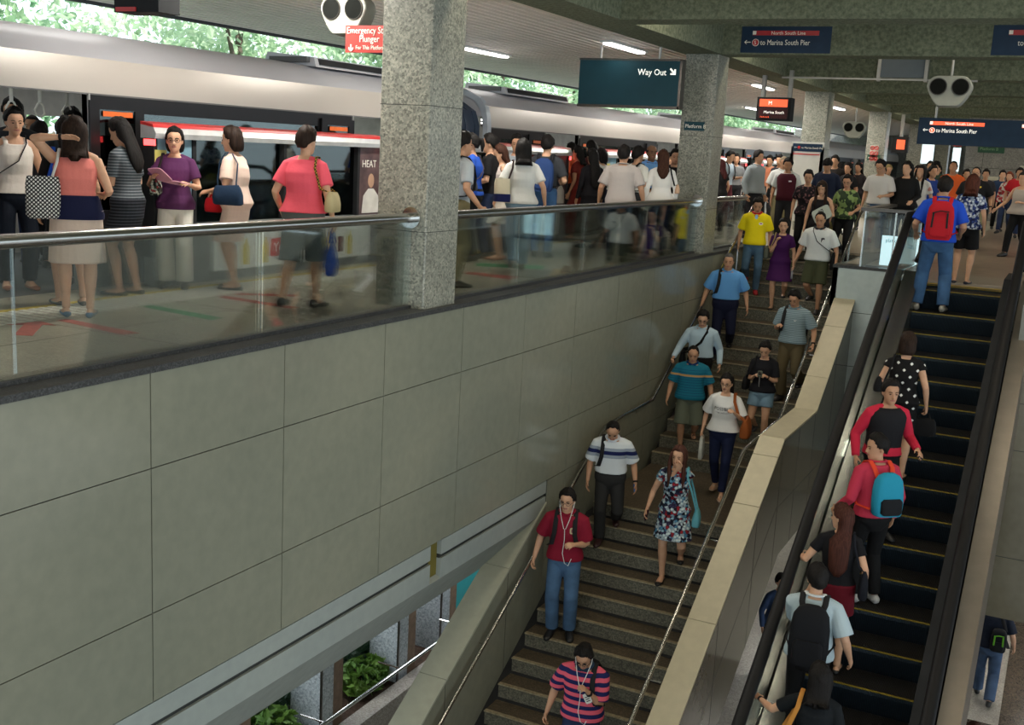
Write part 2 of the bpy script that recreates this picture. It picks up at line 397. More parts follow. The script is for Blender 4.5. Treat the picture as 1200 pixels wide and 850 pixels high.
# ------------------------------------------------------------------ columns
COLY = [9.08+8.87*i for i in range(-1, 6)]
labs = ['granite column nearest the camera, off the left edge', 'big speckled granite column splitting the glass balustrade', 'granite column beside the way out sign carrying a small platform plate',
        'granite column behind the white notice board', 'dim granite column behind the man in white tee', 'far granite column with a red and white poster', 'farthest granite column along the platform']
for y, lab in zip(COLY[1:], labs[1:]):
    c = thing('granite_column', (-5.725, y+.3, 0), lab, 'column')
    m = MB(); m.prism([(-5.99, y), (-5.46, y), (-5.45, y+.01), (-5.45, y+.60), (-5.46, y+.61), (-5.99, y+.61), (-6.0, y+.6), (-6.0, y+.01)], 'z', -.044, 3.2); m.build('shaft', M_GRANITE, c, angle=20)
    m = MB()
    for z in (.73, 1.90): m.box(-6.002, -5.448, y-.002, y+.612, z, z+.006)
    m.build('stone_joint', M_JOINT, c, smooth=False)
# small plates on the columns
def wall_plate(name, x0, x1, y, z0, z1, face, label, cat, border=None):
    t = thing(name, ((x0+x1)/2, y, z0), label, cat)
    MB().box(x0, x1, y-.012, y, z0, z1).build('plate', face, t, smooth=False)
    return t
t = wall_plate('platform_plate', -5.93, -5.59, 17.95, 1.99, 2.13, M_TEAL, 'small teal platform plate on the granite column', 'sign')
text('Platform B', .082, M_CREAM, at(-5.915, 17.936, 2.03), parent=t)

# ------------------------------------------------------------------ ceilings
cm = MB().box(-5.40, 15, -14, 62, 4.10, 4.3).box(-6.05, -5.40, -14, 62, 3.2, 4.3)
for k in range(-4, 11):
    y = 9.08+4.435*k; cm.box(-5.40, 15, y-.02, y+.52, 3.2, 4.15)
struct(cm.build('ceiling', M_CONC, smooth=False))
def SLZ(x): return 3.30+(x+6.05)*.0375
sm = MB(); x = -11.4
while x < -6.1:
    q = SLZ(x); sm.box(x, x+.118, -14, 62, q, q+.03); x += .15
sm.prism([(-11.45, SLZ(-11.45)+.05), (-6.05, SLZ(-6.05)+.05), (-6.05, 3.45), (-11.45, 3.25)], 'y', -14, 62) if False else None
struct(MB().prism([(-11.45, SLZ(-11.45)+.05), (-6.05, SLZ(-6.05)+.05), (-6.05, 3.45), (-11.45, 3.25)], 'y', -14, 62).build('ceiling_backing', plain('dark ceiling void', (.06, .055, .05), .8), smooth=False))
struct(sm.build('ceiling_slats', M_SLAT, smooth=False))
struct(MB().box(-11.48, -11.41, -14, 62, 3.06, 3.35).build('trim_canopy_edge', plain('dark canopy edge', (.03, .03, .035), .5)))
M_TUBE = emit('fluorescent tube', (1, .97, .92), 9)
def ceiling_light(x, y, lab, L=1.5):
    z = SLZ(x)
    t = thing('ceiling_light', (x, y, z), lab, 'light', 'fluorescent lights on the slatted ceiling')
    MB().box(x-.10, x+.10, y-.06, y+L+.06, z-.035, z).build('housing', M_WHITE, t, smooth=False)
    MB().box(x-.07, x+.07, y, y+L, z-.06, z-.035).build('diffuser', M_TUBE, t, smooth=False)
def area(x, y, z, sx, sy, e, col=(1, .95, .86), rot=(0, 0, 0)):
    l = bpy.data.lights.new('lamp', 'AREA'); l.shape = 'RECTANGLE'; l.size = sx; l.size_y = sy; l.energy = e; l.color = col
    o = bpy.data.objects.new('lamp', l); C.objects.link(o); o.location = (x, y, z); o.rotation_euler = rot
for i, y in enumerate((7.7, 16.65, 25.5, 34.4)):
    for j, x in enumerate((-6.85, -9.4)):
        if i == 0: lab = 'fluorescent light above the near end of the train' if j else 'fluorescent light above the near platform'
        else: lab = ('lit fluorescent tube over the train roof' if j else 'lit fluorescent tube over the platform')+(', beside the way out sign' if i == 1 else ', beyond the second column' if i == 2 else ', farthest along')
        ceiling_light(x, y, lab)
    for yy in (y, y+4.4):
        if i != 1 or yy > y: area(-6.85, yy+.75, 3.2, .3, 1.5, PLAT_W)
# added fill lights in the bays, tucked on the far side of each beam
for k in range(-4, 10):
    y = 9.08+4.435*k+.56
    for x in (-4.2, -.6, 3.0):
        area(x, y+.5, 4.05, 1.6, .3, BAY_W*(VOID_K if y < 16 else 1), (1, .88, .68))
# lights of the level below; those over the planter are added fill for daylight
for y in (8.0, 10.5, 13.0): area(-8.9, y, -2.8, 1.6, 1.2, 75, (.92, .97, 1))
area(-6.6, 14.5, -2.8, .8, 1.6, 60, (.92, .97, 1))  # fill added to brighten the teal panel
for x, y in ((-1.0, 19), (1.0, 22), (-4.4, 22), (.6, 17.2), (-2.6, 17)): area(x, y, -3.2, 1.2, .4, CONC_W)
struct(MB().box(-3.2, 9, 18.42, 60, -3.1, -.45).build('ceiling_concourse', M_SOFFIT))

# ------------------------------------------------------------------ glass balustrade of the platform
XG = -5.60
def balustrade(name, y0, y1, joints, label, br0, br1, cat='balustrade'):
    t = thing(name, (XG, (y0+y1)/2, 0), label, cat)
    ys = [y0]+joints+[y1]
    for a, b in zip(ys, ys[1:]): MB().box(XG-.008, XG+.008, a+.006, b-.006, .0, .83).build('glass_panel', M_GLASS, t, smooth=False)
    MB().tube([(XG, y0-.0, .865), (XG, y1, .865)], .045, 14).build('handrail', M_STEEL, t)
    MB().box(XG-.02, XG+.02, y0, y1, .0, .03).build('glass_channel', M_BLACKSTONE, t, smooth=False)
    for y, s in ((y0, 1), (y1, -1)):
        if (s == 1 and br0) or (s == -1 and br1):
            MB().tube([(XG, y, .865), (XG, y+s*.03, .865)], .10, 20).tube([(XG, y+s*.03, .865), (XG, y+s*.12, .865)], .05, 14).build('end_flange', M_POLISH, t)
    return t
balustrade('platform_balustrade', -2, 9.07, [1.4, 3.0, 4.6, 6.9], 'long glass balustrade with steel handrail before the near platform crowd', False, True)
balustrade('platform_balustrade', 9.70, 17.94, [11.4, 13.3, 16.0], 'glass balustrade with steel handrail between the two granite columns', False, True)
balustrade('platform_balustrade', 18.57, 20.9, [19.9], 'short glass balustrade beside the head of the stairs', False, False)
# ------------------------------------------------------------------ stairs
st = thing('staircase', (-4.3, 15, ZF), 'dark granite staircase with pale worn nosings full of walkers', 'stairs')
def step(y, z, ylen):
    o = MB().box(XW+.10, XPL, y, y+ylen, z-RISE-.02, z-.02).build('step', M_RISER, st, smooth=False)
    MB().box(XW+.10, XPL, y-.015, y+ylen, z-.02, z).build('tread', M_STEP, o, smooth=False)
    MB().box(XW+.10, XPL, y-.019, y+.035, z-.012, z+.003).build('nosing', M_NOSING, o, smooth=False)
for i in range(1, 16): step(YL0-i*GO, ZC-i*RISE, GO+.04)
step(YL0, ZC, YU0-YL0+.04)
for i in range(1, 17): step(YU0+(i-1)*GO, ZC+i*RISE, GO+.04)
MB().prism([(YL0-15*GO, ZF), (YL0-15*GO, ZF+.02), (YL0, ZC-.17), (YU0, ZC-.17), (YTOP, -.17), (YTOP+.4, -.17), (YTOP+.4, -.7), (YU0, ZC-.75), (YL0, ZC-.75), (YL0-14*GO, ZF)], 'x', XW+.0, XPL).build('carriage', M_MATTE, st, smooth=False)
# left parapet of the lower flight
def capz(y): return -2.745+.577*(y-12.12)
pl_ = MB().prism([(6.6, ZF), (6.6, capz(6.6)), (12.12, -2.745), (12.12, ZF)], 'x', -5.70, XW)
struct(pl_.build('wall_stair_left', M_PANEL, smooth=False))
def cap(name, x0, x1, pts, cuts, mat, th=.03, over=.012):
    """tiles laid along the top edge pts [(y,z)..]; cuts: y of the joints"""
    m = MB(); j = MB()
    ys = sorted(set([p[0] for p in pts]+cuts))
    def zz(y):
        for (a, b), (c, d) in zip(pts, pts[1:]):
            if a <= y <= c: return b+(d-b)*(y-a)/(c-a)
    for a, b in zip(ys, ys[1:]):
        e = .005; m.prism([(a+e, zz(a+e)), (b-e, zz(b-e)), (b-e, zz(b-e)+th), (a+e, zz(a+e)+th)], 'x', x0-over, x1+over)
    m.prism([(p[0], p[1]) for p in pts]+[(p[0], p[1]+th*.6) for p in reversed(pts)], 'x', x0-over*.5, x1+over*.5)
    return struct(m.build(name, mat, smooth=False))
cap('trim_cap_left', -5.72, XW, [(6.6, capz(6.6)), (12.12, -2.745)], [8.3, 9.75, 11.15], panel_mat('grey cap tile', (.33, .335, .265), (.37, .37, .29), .35, .3))
jm = MB()
for y in (7.0, 8.3, 9.75, 11.15): jm.box(XW-.001, XW+.0015, y-.004, y+.004, ZF, capz(y))
struct(jm.build('trim_joints_left', M_JOINT, smooth=False))
# right parapet: lower slope, level over the landing, upper slope, white end wall
PR = [(7.2, -1.95-.603*(14.05-7.2)), (14.05, -1.95), (16.0, -1.95), (18.2, -.55)]
PRB = [(18.2, -2.9), (16.0, -3.59), (14.4, -3.59), (9.9, ZF), (7.2, ZF)]
struct(MB().prism(PR+PRB, 'x', XPL, XPR).build('wall_stair_right', M_OLIVE, smooth=False))
cap('trim_cap_right', XPL, XPR, PR, [8.4, 10.0, 11.45, 13.0, 13.75, 16.6, 17.6], M_CAP)
jm = MB()
for y, zt, zb in ((10.2, -4.3, ZF), (11.6, -3.45, -5.2), (13.0, -2.6, -4.4), (14.05, -1.95, -3.75), (15.0, -1.95, -3.59), (16.0, -1.95, -3.59), (17.2, -1.2, -3.2)): jm.box(XPR, XPR+.0015, y-.004, y+.004, zb, zt)
jm.box(XPR, XPR+.0015, 14.0, 18.2, -2.855, -2.848)
jm.prism([(9.0, -4.98-.84), (14.0, -2.0-.84), (14.0, -1.99-.84), (9.0, -4.97-.84)], 'x', XPR, XPR+.0015)
struct(jm.build('trim_joints_right', M_JOINT, smooth=False))
struct(MB().box(-3.36, -2.1, 18.2, 18.4, ZC, -.04).build('wall_end_white', M_WHITE_TILE, smooth=False))
jm = MB().box(-3.36, -2.1, 18.197, 18.2, -.735, -.727).box(-3.36, -2.1, 18.197, 18.2, -1.6, -1.592)
struct(jm.build('trim_end_joints', M_JOINT, smooth=False))
struct(MB().box(-3.37, -2.05, 18.19, 18.6, -.04, .005).build('trim_enclosure_kerb', M_BLACKSTONE, smooth=False))
struct(MB().box(-3.36, -3.28, 18.2, YTOP+.5, -2.5, -.02).build('wall_stair_head', M_WHITE_TILE, smooth=False))

# stair handrails
def rail_posts(name, pts, lab, wall_pts, posts=()):
    t = thing(name, pts[0], lab, 'handrail')
    MB().tube(pts, .024, 12).build('rail', M_STEEL, t)
    for a, b in wall_pts: MB().tube([a, (a[0], a[1], a[2]-.05), b], .009, 6).build('bracket', M_POLISH, t)
    for a, b in posts: MB().tube([a, b], .022, 8).build('post', M_STEEL, t)
def hz(y): return -2.577+.571*(y-12.79)
lp = [(-5.31, 7.0, hz(7.0)), (-5.31, 13.72, -2.06), (-5.31, 14.38, -2.04), (-5.31, 15.58, -2.03), (-5.31, 20.4, .74), (-5.31, 20.9, .86)]
rail_posts('stair_handrail', lp, 'dark steel handrail along the tiled wall beside the stairs', [((-5.31, y, z-.02), (-5.40, y, z-.07)) for y, z in ((8.6, hz(8.6)), (10.5, hz(10.5)), (12.2, hz(12.2)), (14.9, -2.03), (17.6, -.88))], [((-5.31, 20.9, .86), (-5.31, 20.9, 0)), ((-5.31, 19.6, .25), (-5.31, 19.6, -.75))])
rp_ = [(-3.40, 7.4, hz(7.4)), (-3.40, 13.72, -2.07), (-3.40, 15.6, -2.03), (-3.40, 18.2, -.53), (-3.40, 20.4, .74), (-3.40, 20.9, .86), (-3.40, 21.2, .86)]
rail_posts('stair_handrail', rp_, 'steel handrail along the capped parapet beside the escalator', [((-3.40, y, z-.02), (-3.28, y, z-.07)) for y, z in ((8.8, hz(8.8)), (10.6, hz(10.6)), (12.4, hz(12.4)), (14.9, -2.03), (17.0, -1.22))], [((-3.40, 19.6, .28), (-3.40, 19.6, -.75)), ((-3.40, 21.2, .86), (-3.40, 21.2, 0))])

# glass enclosure at the stair head with a lit notice behind
en = thing('glass_enclosure', (-2.6, 18.4, 0), 'glass guard with steel top rail between stairs and escalator', 'balustrade')
MB().box(-2.95, -2.10, 18.22, 18.24, .005, .86).build('front_glass', M_GLASS, en, smooth=False)
MB().box(-2.96, -2.94, 18.24, 21.0, .005, .86).build('side_glass', M_GLASS, en, smooth=False)
MB().box(-3.02, -2.04, 18.14, 18.34, .88, .93).build('top_rail', M_DARKSTEEL, en, smooth=False)
MB().box(-3.02, -2.88, 18.34, 21.0, .88, .93).build('side_rail', M_DARKSTEEL, en, smooth=False)
for x in (-2.96, -2.5, -2.11): MB().box(x-.012, x+.012, 18.25, 18.275, .005, .88).build('post', M_STEEL, en, smooth=False)
nb = thing('notice_poster', (-2.45, 18.6, .0), 'white lit notice standing behind the glass guard', 'sign')
MB().box(-2.72, -2.16, 18.56, 18.6, .03, .50).build('sheet', emit('lit notice', (.62, .85, .92), .9), nb, smooth=False)
text('platform', .085, plain('notice ink', (.06, .2, .28), .5), at(-2.66, 18.557, .40), parent=nb, xs=.9)

# ------------------------------------------------------------------ escalator
ES_Y, ES_S = 16.1, .57735
XS0, XS1 = -1.80, -.76
es = thing('escalator', (-1.28, 12, ZF), 'narrow dark escalator with black handrails carrying standing passengers', 'escalator')
def cleat(name, c, d):
    t = NT(name); wv = t.n('TexWave', Scale=22.0); wv.bands_direction = 'X'; t.l(t.coord(), wv.inputs['Vector'])
    t.col(t.ramp(wv.outputs['Fac'], [(.3, c), (.7, d)])); t.bump(wv.outputs['Fac'], .6, .01); return t.set(.45, .5, .5)
M_TREAD = cleat('cleated tread', (.010, .010, .010), (.036, .034, .032)); M_ERISER = cleat('cleated riser', (.006, .011, .018), (.016, .03, .044))
M_EYEL = plain('yellow step edge', (.22, .16, .01), .5, 0, .4, .3, 30)
EP, ER = .40, .231
M_BRONZE = plain('warm brushed deck metal', (.20, .175, .145), .4, .7, .5, .06, 6)
ESTEPS = []
for k in range(-1, 26):
    y = ES_Y-.12-EP*k; z = (ES_S*(y-ES_Y)) if k > 0 else (-.035 if k == 0 else -.002)
    ESTEPS.append((y, z))
    o = MB().prism([(y, z), (y+EP+.01, z), (y+EP+.01, z-.05), (y+.06, z-.42), (y+.02, z-.30), (y-.012, z-.04)], 'x', XS0, XS1).build('step', M_ERISER, es, smooth=False)
    MB().box(XS0+.002, XS1-.002, y+.012, y+EP, z-.01, z+.003).build('tread', M_TREAD, o, smooth=False)
    MB().box(XS0+.002, XS1-.002, y-.004, y+.012, z-.008, z+.0035).build('edge_line', M_EYEL, o, smooth=False)
MB().box(XS0-.05, XS1+.05, 16.5, 17.05, -.03, .004).build('comb_plate', M_ALU, es, smooth=False)
MB().box(XS0-.05, XS1+.05, 16.5, 16.56, .002, .008).build('comb_edge', M_YELLOW, es, smooth=False)
MB().box(XS0-.05, XS1+.05, 17.05, 18.4, -.03, .006).build('landing_plate', plain('ribbed landing plate', (.30, .27, .22), .35, .5, .5, .1, 40), es, smooth=False)
def esl(y, dz):
    """line above the step noses: slope, then level at the top"""
    return min(ES_S*(y-ES_Y), 0)+dz
def along(dz, x, ys): return [(x, y, esl(y, dz)) for y in ys]
YS = [4.5, 7, 10, 13, 15.2, 15.7, 16.1, 16.5, 17.2]
def ribbon(x0, x1, lo, hi, ys=YS):
    m = MB(); rings = [[(x0, y, esl(y, lo)), (x1, y, esl(y, lo)), (x1, y, esl(y, hi)), (x0, y, esl(y, hi))] for y in ys]; m.loft(rings); return m
for s, xs, xh in ((-1, XS0, -2.03), (1, XS1, -.565)):
    lo, hi = sorted((xs+s*.005, xs+s*.05)); ribbon(lo, hi, -.25, .175).build('skirt', M_STEEL if s < 0 else M_ALU, es, smooth=False)
    lo, hi = sorted((xs+s*.005, xh-s*.02)); ribbon(lo, hi, .15, .19).build('inner_deck', M_STEEL if s < 0 else M_MATTE, es, smooth=False)
    ribbon(xh-.006, xh+.006, .19, .90).build('glass_panel', M_GLASS, es, smooth=False)
    m = MB(); pts = along(.95, xh, YS)+[(xh, 17.7, .93), (xh, 18.0, .80), (xh, 18.1, .55), (xh, 17.95, .32), (xh, 17.6, .22)]
    m.tube(pts, [(.058, .038)]*len(pts), 12, ref=(1, 0, 0)); m.build('handrail', M_BLACK, es)
    ribbon(xh-.035, xh+.035, .80, .91).build('handrail_track', M_MATTE, es, smooth=False); m = MB(); m.tube(along(.86, xh+.038, YS), .008, 6); m.build('track_strip', M_POLISH, es)
ribbon(-2.20, -2.05, .12, .19).build('outer_deck', M_ALU, es, smooth=False)
ribbon(-2.22, -2.18, -1.2, .19).build('outer_cladding', M_OLIVE, es, smooth=False)
ribbon(-.53, -.345, .10, .19).build('outer_deck', M_BRONZE, es, smooth=False)
ribbon(-.355, -.335, -1.4, .185).build('outer_cladding', M_BRONZE, es, smooth=False)
ribbon(XS0-.3, XS1+.38, -1.15, -.62).build('truss', M_MATTE, es, smooth=False)
struct(MB().box(-.45, 9, 15.0, 15.3, -4.05, .0).box(-.45, -.2, 15.3, 18.3, -4.05, -.4).build('wall_lintel', M_OLIVE, smooth=False))
jm = MB().box(-.45, 9, 14.997, 15, -3.24, -3.232).box(-.45, 9, 14.997, 15, -1.84, -1.832).box(.05, .058, 14.997, 15, -1.84, 0).box(-.45, 9, 14.997, 15, -1.24, -1.232)
struct(jm.build('trim_lintel_joints', M_JOINT, smooth=False))
struct(MB().box(-6, 9, 26, 26.3, ZF, -3.1).build('wall_concourse', M_OLIVE))
# ------------------------------------------------------------------ train
M_TSILVER = plain('train cream silver', (.46, .42, .375), .36, .2, .5, .03, 1)
M_TBLACK = plain('train black band', (.012, .011, .012), .3, 0, .22, .1)
M_TROOF = plain('train roof grey', (.50, .50, .53), .42, .25, .5, .05, 1)
M_TLOW = plain('train lower skirt', (.10, .10, .10), .5)
M_TIN = plain('train interior cream', (.62, .62, .58), .45)
M_ORANGE = plain('orange sticker', (.75, .14, .02), .5)
XT = -8.56
DX = -.42
def train_car(name, y0, y1, doors, label, group, detail):
    t = thing(name, (-9.6, (y0+y1)/2, -1.2), label, 'train', group)
    out = [(XT, 1.84), (XT-.015, 2.02), (XT-.05, 2.16), (XT-.17, 2.29), (XT-.42, 2.395), (XT-.9, 2.455), (-10.1, 2.47), (-10.8, 2.45), (-11.3, 2.36), (-11.6, 2.15), (-11.64, 1.84)]
    out = [(x, 1.56+(z-1.56)*1.06) for x, z in out]
    inn = [(-11.15, 1.84), (-11.0, 2.02), (-8.35, 2.02), (XT-.09, 1.84)]
    k = 3
    side = MB().prism([out[0], out[1], out[2], (XT-.10, 2.18), (XT-.09, 1.855)], 'y', y0, y1); side.build('side_cantrail', M_TSILVER, t)
    rf = MB().prism(out[2:-1]+[(-11.55, 2.02), (XT-.10, 2.02)], 'y', y0, y1); rf.build('roof', M_TROOF, t, angle=25)
    MB().box(XT-.004, XT+.004, y0, y1, 1.85, 1.865).build('gutter', M_TLOW, t, smooth=False)
    # side wall between the doors, each with its window
    hw = .74; edges = [y0]+[e for d in doors for e in (d-hw, d+hw)]+[y1]
    for a, b in zip(edges[::2], edges[1::2]):
        if b-a < .3: continue
        wa, wb = (a+.72, b-.72) if b-a > 2.4 else (a+.15, b-.15)
        if a == y0: wa = a+.5
        if b == y1: wb = b-.5
        m = MB()
        if wb-wa > .5:
            m.box(XT-.07, XT, a, b, -.35, .82).box(XT-.07, XT, a, b, 1.70, 1.86).box(XT-.07, XT, a, wa, .82, 1.70).box(XT-.07, XT, wb, b, .82, 1.70)
            m.build('side_panel', M_TBLACK, t, smooth=False)
            o = MB().box(XT-.03, XT-.02, wa, wb, .82, 1.70).build('window', M_WINGLASS, t, smooth=False)
        else: m.box(XT-.07, XT, a, b, -.35, 1.86).build('side_panel', M_TBLACK, t, smooth=False)
    for d in doors:
        for s in (-1, 1):
            ya, yb = sorted((d+s*hw, d+s*(hw+.70)))
            m = MB().box(XT+.01, XT+.035, ya, yb, .02, .75).box(XT+.01, XT+.035, ya, yb, 1.72, 1.80).box(XT+.01, XT+.035, ya, ya+.12, .75, 1.72).box(XT+.01, XT+.035, yb-.12, yb, .75, 1.72)
            o = m.build('door', M_TBLACK, t, smooth=False)
            MB().box(XT+.018, XT+.024, ya+.12, yb-.12, .75, 1.72).build('door_window', M_DARKGLASS, o, smooth=False)
            MB().box(XT+.036, XT+.039, ya+.16, yb-.16, 1.655, 1.705).build('sticker', M_ORANGE, o, smooth=False)
        for e in (d-hw-.02, d+hw): MB().box(XT-.07, XT+.02, e, e+.02, 0, 1.86).build('door_frame', M_ALU, t, smooth=False)
    MB().box(-11.5, XT-.0, y0+.1, y1-.1, -.12, -.01).build('car_floor', M_TLOW, t, smooth=False)
    m = MB().box(-11.6, -11.5, y0, y1, -.3, .75).box(-11.6, -11.5, y0, y1, 1.65, 2.05)
    y = y0
    while y < y1: m.box(-11.6, -11.5, y, min(y+.5, y1), .75, 1.65); y += 2.9
    m.build('far_side', M_TIN, t, smooth=False)
    m = MB().box(-11.5, -8.72, y0+.02, y0+.06, -.1, 2.02); m.build('end_wall', M_TIN, t, smooth=False)
    MB().box(-11.5, -8.72, y1-.06, y1-.02, -.1, 2.02).build('end_wall', M_TIN, t, smooth=False)
    for x in (-9.4, -10.7): MB().box(x-.07, x+.07, y0+.4, y1-.4, 1.995, 2.02).build('ceiling_lamp', emit('train lamp', (1, .98, .93), 2.2), t, smooth=False)
    MB().tube([(-9.15, y0+.6, 1.90), (-9.15, y1-.6, 1.90)], .016, 6).build('grab_rail', M_POLISH, t)
    if detail:
        for i in range(22):
            y = 5.9+.33*i
            if y > y1-.8: break
            m = MB(); m.tube([(-9.15, y, 1.89), (-9.15, y, 1.75)], [(.022, .006)]*2, 6, ref=(0, 1, 0))
            c = V((-9.15, y, 1.685)); m.tube([c+V((0, .058*sin(a)*(.8+.3*(cos(a) < 0)), .066*cos(a))) for a in [2*pi*q/12 for q in range(12)]], .010, 6, close=True)
            m.build('hand_strap', M_CREAM, t)
    return t
tc1 = train_car('train_car', -8.2, 15.2, [-4.5, 1.3, 7.18, 13.05], 'silver and black train car standing at the near platform, doors open', 'cars of the train', True)
tc2 = train_car('train_car', 16.04, 39.4, [18.95, 24.8, 30.7, 36.5], 'second train car beyond the dark gangway, with roof vents', 'cars of the train', False)
tc3 = train_car('train_car', 40.3, 62, [43.2, 49, 54.9], 'farthest train car glimpsed between the distant columns', 'cars of the train', False)
M_NAVYRUB = plain('gangway rubber', (.02, .035, .065), .6)
for y0, y1, lab in ((15.2, 16.04, 'dark blue gangway bellows joining the first two train cars'), (39.4, 40.3, 'dark gangway joining the far train cars')):
    g = thing('train_gangway', (-9.6, (y0+y1)/2, -.3), lab, 'gangway')
    pr = [(XT-.12, -.2), (XT-.12, 1.9), (XT-.2, 2.12), (XT-.45, 2.27), (-10.1, 2.4), (-11.2, 2.24), (-11.5, 1.8), (-11.5, -.2)]
    m = MB()
    for q in range(5): m.prism(pr if q % 2 else [(x*.995-.03, z-.02) for x, z in pr], 'y', y0+.03+q*.15, y0+.17+q*.15)
    m.build('bellows', M_NAVYRUB, g, angle=20)
    o2 = [(XT+.02, .9), (XT+.015, 1.84), (XT, 2.02), (XT-.04, 2.18), (XT-.16, 2.33), (XT-.42, 2.43), (XT-.9, 2.49), (-10.1, 2.55)]
    i2 = [(x-.08, z-.06) for x, z in o2]
    MB().prism(o2+i2[::-1], 'y', y1-.03, y1+.10).build('end_frame', plain('gangway frame paint', (.45, .5, .56), .35, .2), g, angle=25)
def roof_pod(y, L, lab, x=-9.25):
    t = thing('roof_vent', (x, y+L/2, 2.4), lab, 'roof vent', 'vents on the train roof')
    MB().prism([(x-.42, 2.50), (x+.40, 2.44), (x+.36, 2.56), (x-.38, 2.62)], 'y', y, y+L).build('housing', M_TROOF, t, smooth=False)
    MB().prism([(x+.385, 2.47), (x+.41, 2.47), (x+.375, 2.545), (x+.35, 2.55)], 'y', y+.08, y+L-.08).build('grille', M_MATTE, t, smooth=False)
    MB().box(x-.3, x+.3, y-.06, y, 2.49, 2.56).build('latch_plate', M_TLOW, t, smooth=False)
roof_pod(11.9, 2.5, 'low vent housing on the near car roof, left of the big column')
roof_pod(17.2, 2.6, 'dark grilled vent housing on the second car roof, past the gangway')
roof_pod(27, 2.6, 'dark vent housing on the second car roof, seen left of the hanging display')
roof_pod(36, 2.6, 'far vent housing on the train roof beyond the notice board')

# ------------------------------------------------------------------ half-height platform screens
XS = -8.20
M_POSTER1 = plain('poster sky', (.22, .40, .50), .4, 0, .5, .4, 3); M_POSTER2 = plain('poster dark', (.10, .06, .06), .4, 0, .5, .5, 6)
M_SIL = plain('screen silver', (.62, .63, .63), .3, .3)
def advert(p, y0, y1, full):
    """white drink advert along the foot of the screen"""
    o = MB().box(XS+.06, XS+.066, y0, y1, .10, .50).build('advert_panel', plain('advert white', (.66, .68, .66), .4, 0, .5, .06, 5), p, smooth=False)
    ym = (y0+y1)/2
    MB().prism([(y0+.95, .20), (y0+.93, .22), (y0+.95, .40), (y0+1.40, .44), (y0+1.42, .40), (y0+1.40, .22)], 'x', XS+.0662, XS+.069).build('advert_logo', M_RED, o, smooth=False)
    text("Yeo's", .155, M_CREAM, at(XS+.0695, y0+.985, .255, SIDE), parent=o, depth=.001, xs=1.0)
    bo = MB(); ca = MB()
    for y in (y0+.52, y0+.85, y1-.45, y1-.9):
        bo.tube([(XS+.068, y, .14), (XS+.068, y, .32), (XS+.068, y, .36), (XS+.068, y, .40), (XS+.068, y, .43)], [(.055, .004), (.055, .004), (.045, .004), (.018, .004), (.02, .004)], 8, ref=(0, 1, 0))
    for y in (y0+.30, y0+1.70, y1-.65): ca.box(XS+.066, XS+.069, y-.055, y+.055, .18, .37)
    bo.build('bottle_picture', plain('drink yellow', (.62, .50, .10), .4), o, smooth=False); ca.build('can_picture', plain('drink maroon', (.16, .04, .05), .4), o, smooth=False)
def psd(y0, label, first):
    t = thing('platform_screen', (XS, y0+2.05, 0), label, 'platform screen', 'half height platform screens')
    y1 = y0+4.1
    MB().box(XS-.09, XS+.06, y0, y1, 0, .62).build('base_panel', plain('screen base grey', (.20, .21, .21), .4), t, smooth=False)
    advert(t, y0+.85, y1-.30, first)
    MB().prism([(XS-.10, 1.47), (XS+.09, 1.47), (XS+.10, 1.52), (XS+.07, 1.575), (XS-.10, 1.60)], 'y', y0-.02, y1+.02).build('top_beam', M_SIL, t, smooth=False)
    MB().prism([(XS-.10, 1.601), (XS+.072, 1.576), (XS+.06, 1.605), (XS-.10, 1.63)], 'y', y0-.02, y1+.02).build('red_band', M_RED, t, smooth=False)
    for a in (y0, y0+.55, y0+2.03, y1-.60, y1-.05): MB().box(XS-.09, XS+.05, a, a+.05, .62, 1.47).build('mullion', M_MATTE, t, smooth=False)
    for a, b in ((y0+.60, y0+2.02), (y0+2.09, y1-.60)): MB().box(XS-.02, XS-.01, a, b, .62, 1.47).build('glass_panel', M_DARKGLASS, t, smooth=False)
    for a, b, m in ((y0+.04, y0+.55, M_POSTER1), (y1-.55, y1-.04, M_POSTER2)):
        o = MB().box(XS+.01, XS+.03, a, b, .62, 1.47).build('poster', m, t, smooth=False)
        text('HEAT', .13, M_CREAM, at(XS+.033, a+.07, 1.22, SIDE), parent=o, depth=.001)
        q = MB(); q.ell((XS+.032, (a+b)/2+.03, 1.05), (.004, .07, .09)); q.build('figure_head', plain('poster skin', (.45, .27, .18), .5), o)
        q = MB(); q.tube([(XS+.032, (a+b)/2+.03, .64), (XS+.032, (a+b)/2+.03, .86), (XS+.032, (a+b)/2+.03, .95)], [(.20, .004), (.17, .004), (.06, .004)], 10, ref=(0, 1, 0)); q.build('figure_torso', plain('poster shirt', (.60, .58, .54), .5), o)
    for y in (y0-.021, y1+.005): MB().box(XS-.06, XS+.08, y, y+.016, 1.40, 1.46).build('end_lamp', emit('red end lamp', (1, .05, .05), 6), t, smooth=False)
    MB().box(XS-.09, XS+.06, y0-.014, y0, .30, 1.46).build('end_plate', M_MATTE, t, smooth=False)
    MB().box(XS+.062, XS+.066, y0-.0, y0+.16, 1.10, 1.36).build('safety_notice', plain('notice yellow', (.66, .60, .16), .5), t, smooth=False)
    return t
psd(8.36, 'near platform screen with red top band and drink adverts, left of the big column', True)
psd(14.3, 'platform screen with red top band behind the crowd right of the big column', True)
psd(20.15, 'platform screen with red lamp behind the man in grey shirt', True)
psd(26.0, 'far platform screen past the second granite column', True)
psd(31.9, 'farthest platform screen, tiny behind distant crowd', True)
psd(2.2, 'platform screen at the left frame edge before the open train door', True)

